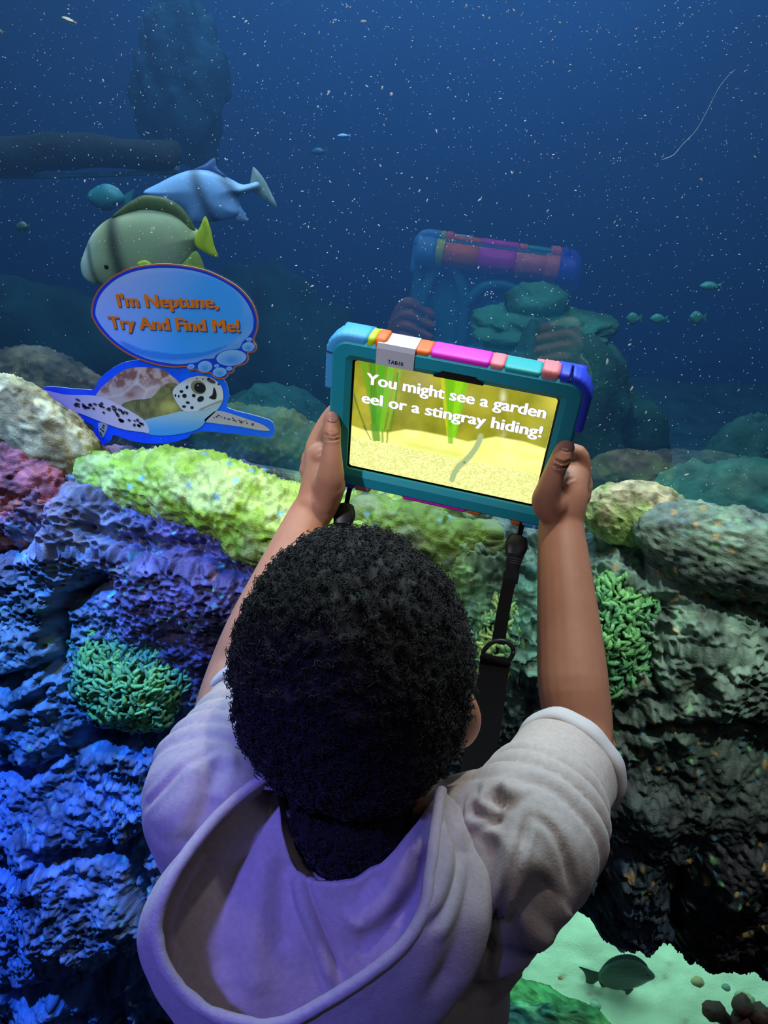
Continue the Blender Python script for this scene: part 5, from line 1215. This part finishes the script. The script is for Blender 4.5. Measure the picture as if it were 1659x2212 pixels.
# thought bubble
p = px_y(375, 690, GY-.001); tb = empty('thought_bubble_sticker', tuple(p)); tag(tb, 'orange rimmed blue thought bubble sticker with orange words above the turtle', 'sticker')
outer = [(357, 380), (375, 290), (420, 215), (500, 145), (600, 95), (720, 68), (860, 60), (1000, 75), (1130, 105), (1250, 160), (1350, 225), (1430, 320), (1465, 420), (1462, 500), (1438, 568), (1455, 600), (1458, 625), (1440, 648), (1400, 655), (1405, 690), (1385, 725), (1312, 750), (1308, 775), (1290, 790), (1272, 790), (1262, 815), (1225, 828), (1180, 818), (1150, 790), (1100, 790), (1070, 775), (1055, 765), (1020, 772), (995, 755), (985, 747), (900, 750), (800, 735), (700, 705), (600, 660), (500, 590), (420, 510), (375, 440)]
LB = .0024
decal('orange_rim', ZS(outer), plain((178, 100, 60)), LB, tb, 7, 3, thick=0.0006)
def shrink(P, d):
    P = smooth_loop(P, 3); n = len(P); out = []
    for i in range(n):
        e = P[(i+1) % n]-P[i-1]; e = e/np.linalg.norm(e); out.append(P[i]+np.array([-e[1], e[0]])*d)
    return np.array(out)
decal('blue_rim', ZS(shrink(outer, 10)), plain((22, 60, 205)), LB+.0002, tb, 7, 1)
inner = [(387, 380), (405, 300), (450, 230), (525, 165), (620, 120), (730, 95), (860, 88), (1000, 100), (1120, 130), (1235, 180), (1330, 245), (1400, 330), (1435, 420), (1430, 500), (1400, 545), (1365, 580), (1350, 610), (1330, 625), (1250, 635), (1190, 665), (1170, 690), (1100, 695), (1060, 715), (1000, 722), (940, 728), (880, 722), (780, 705), (690, 675), (600, 630), (510, 565), (440, 490), (400, 430)]
def cin(x, y):
    t = np.clip((x-380)/800+(y-100)/1500, 0, 1)[:, None]; c = lin((158, 178, 250))*(1-t)+t*lin((62, 160, 255))  # violet upper left: coloured light mixed into the printed blue
    e = np.hypot((x-905)/480, (y-360)/255); rim = sstep(.93, 1.02, e)[:, None]*.35*sstep(500, 300, y)[:, None]; c = c*(1-rim)+rim*lin((150, 185, 245))
    lowb = sstep(-4, 4, y-(np.interp(x, [500, 700, 900, 1100, 1300], [545, 630, 660, 650, 590])))[:, None]*sstep(520, 590, x)[:, None]; c = c*(1-lowb*.8)+lowb*.8*lin((35, 120, 228))
    lo2 = sstep(.95, 1.0, np.hypot((x-910)/505, (y-385)/325))[:, None]*sstep(420, 520, y)[:, None]; c = c*(1-lo2*.7)+lo2*.7*lin((110, 165, 240))
    return c
decal('bubble_face', ZS(inner), cin, LB+.0004, tb, 3, 3)
for (x, y, rx, ry) in [(1022, 743, 24, 17), (1115, 743, 48, 38), (1212, 780, 46, 32), (1192, 738, 17, 12), (1275, 757, 20, 14), (1290, 685, 100, 53), (1402, 612, 42, 32), (1408, 563, 20, 14)]:
    decal('small_bubble', ell(x, y, rx, ry, 26, -.08), (lambda X, Y: (lambda d: lin((55, 135, 235))*(1-d)+d*lin((120, 180, 245)))(np.clip(np.hypot((X-x)/rx, (Y-y-ry*.3)/ry), 0, 1)[:, None])), LB+.0006, tb, 3, 1)
M_orange = mat('orange_lettering', tuple(lin((215, 118, 22))), 0.5); M_lsh = mat('letter_shadow_print', tuple(lin((45, 75, 160))), 0.5)
for s, l, r, h in (("I'm Neptune,", (254.5, 662.0), (473, 665.5), .0165), ('Try And Find Me!', (236.5, 709.0), (519.5, 717.5), .0165)):
    for m_, dx, lf, bo in ((M_lsh, 2.2, LB+.0008, .045), (M_orange, 0, LB+.0011, .045)):
        text_mesh('bubble_words' if m_ is M_orange else 'bubble_words_shadow', s, px_y(l[0]+dx, l[1]+dx, GY-lf), px_y(r[0]+dx, r[1]+dx, GY-lf), (0, 0, 1), h, m_, tb, bo)
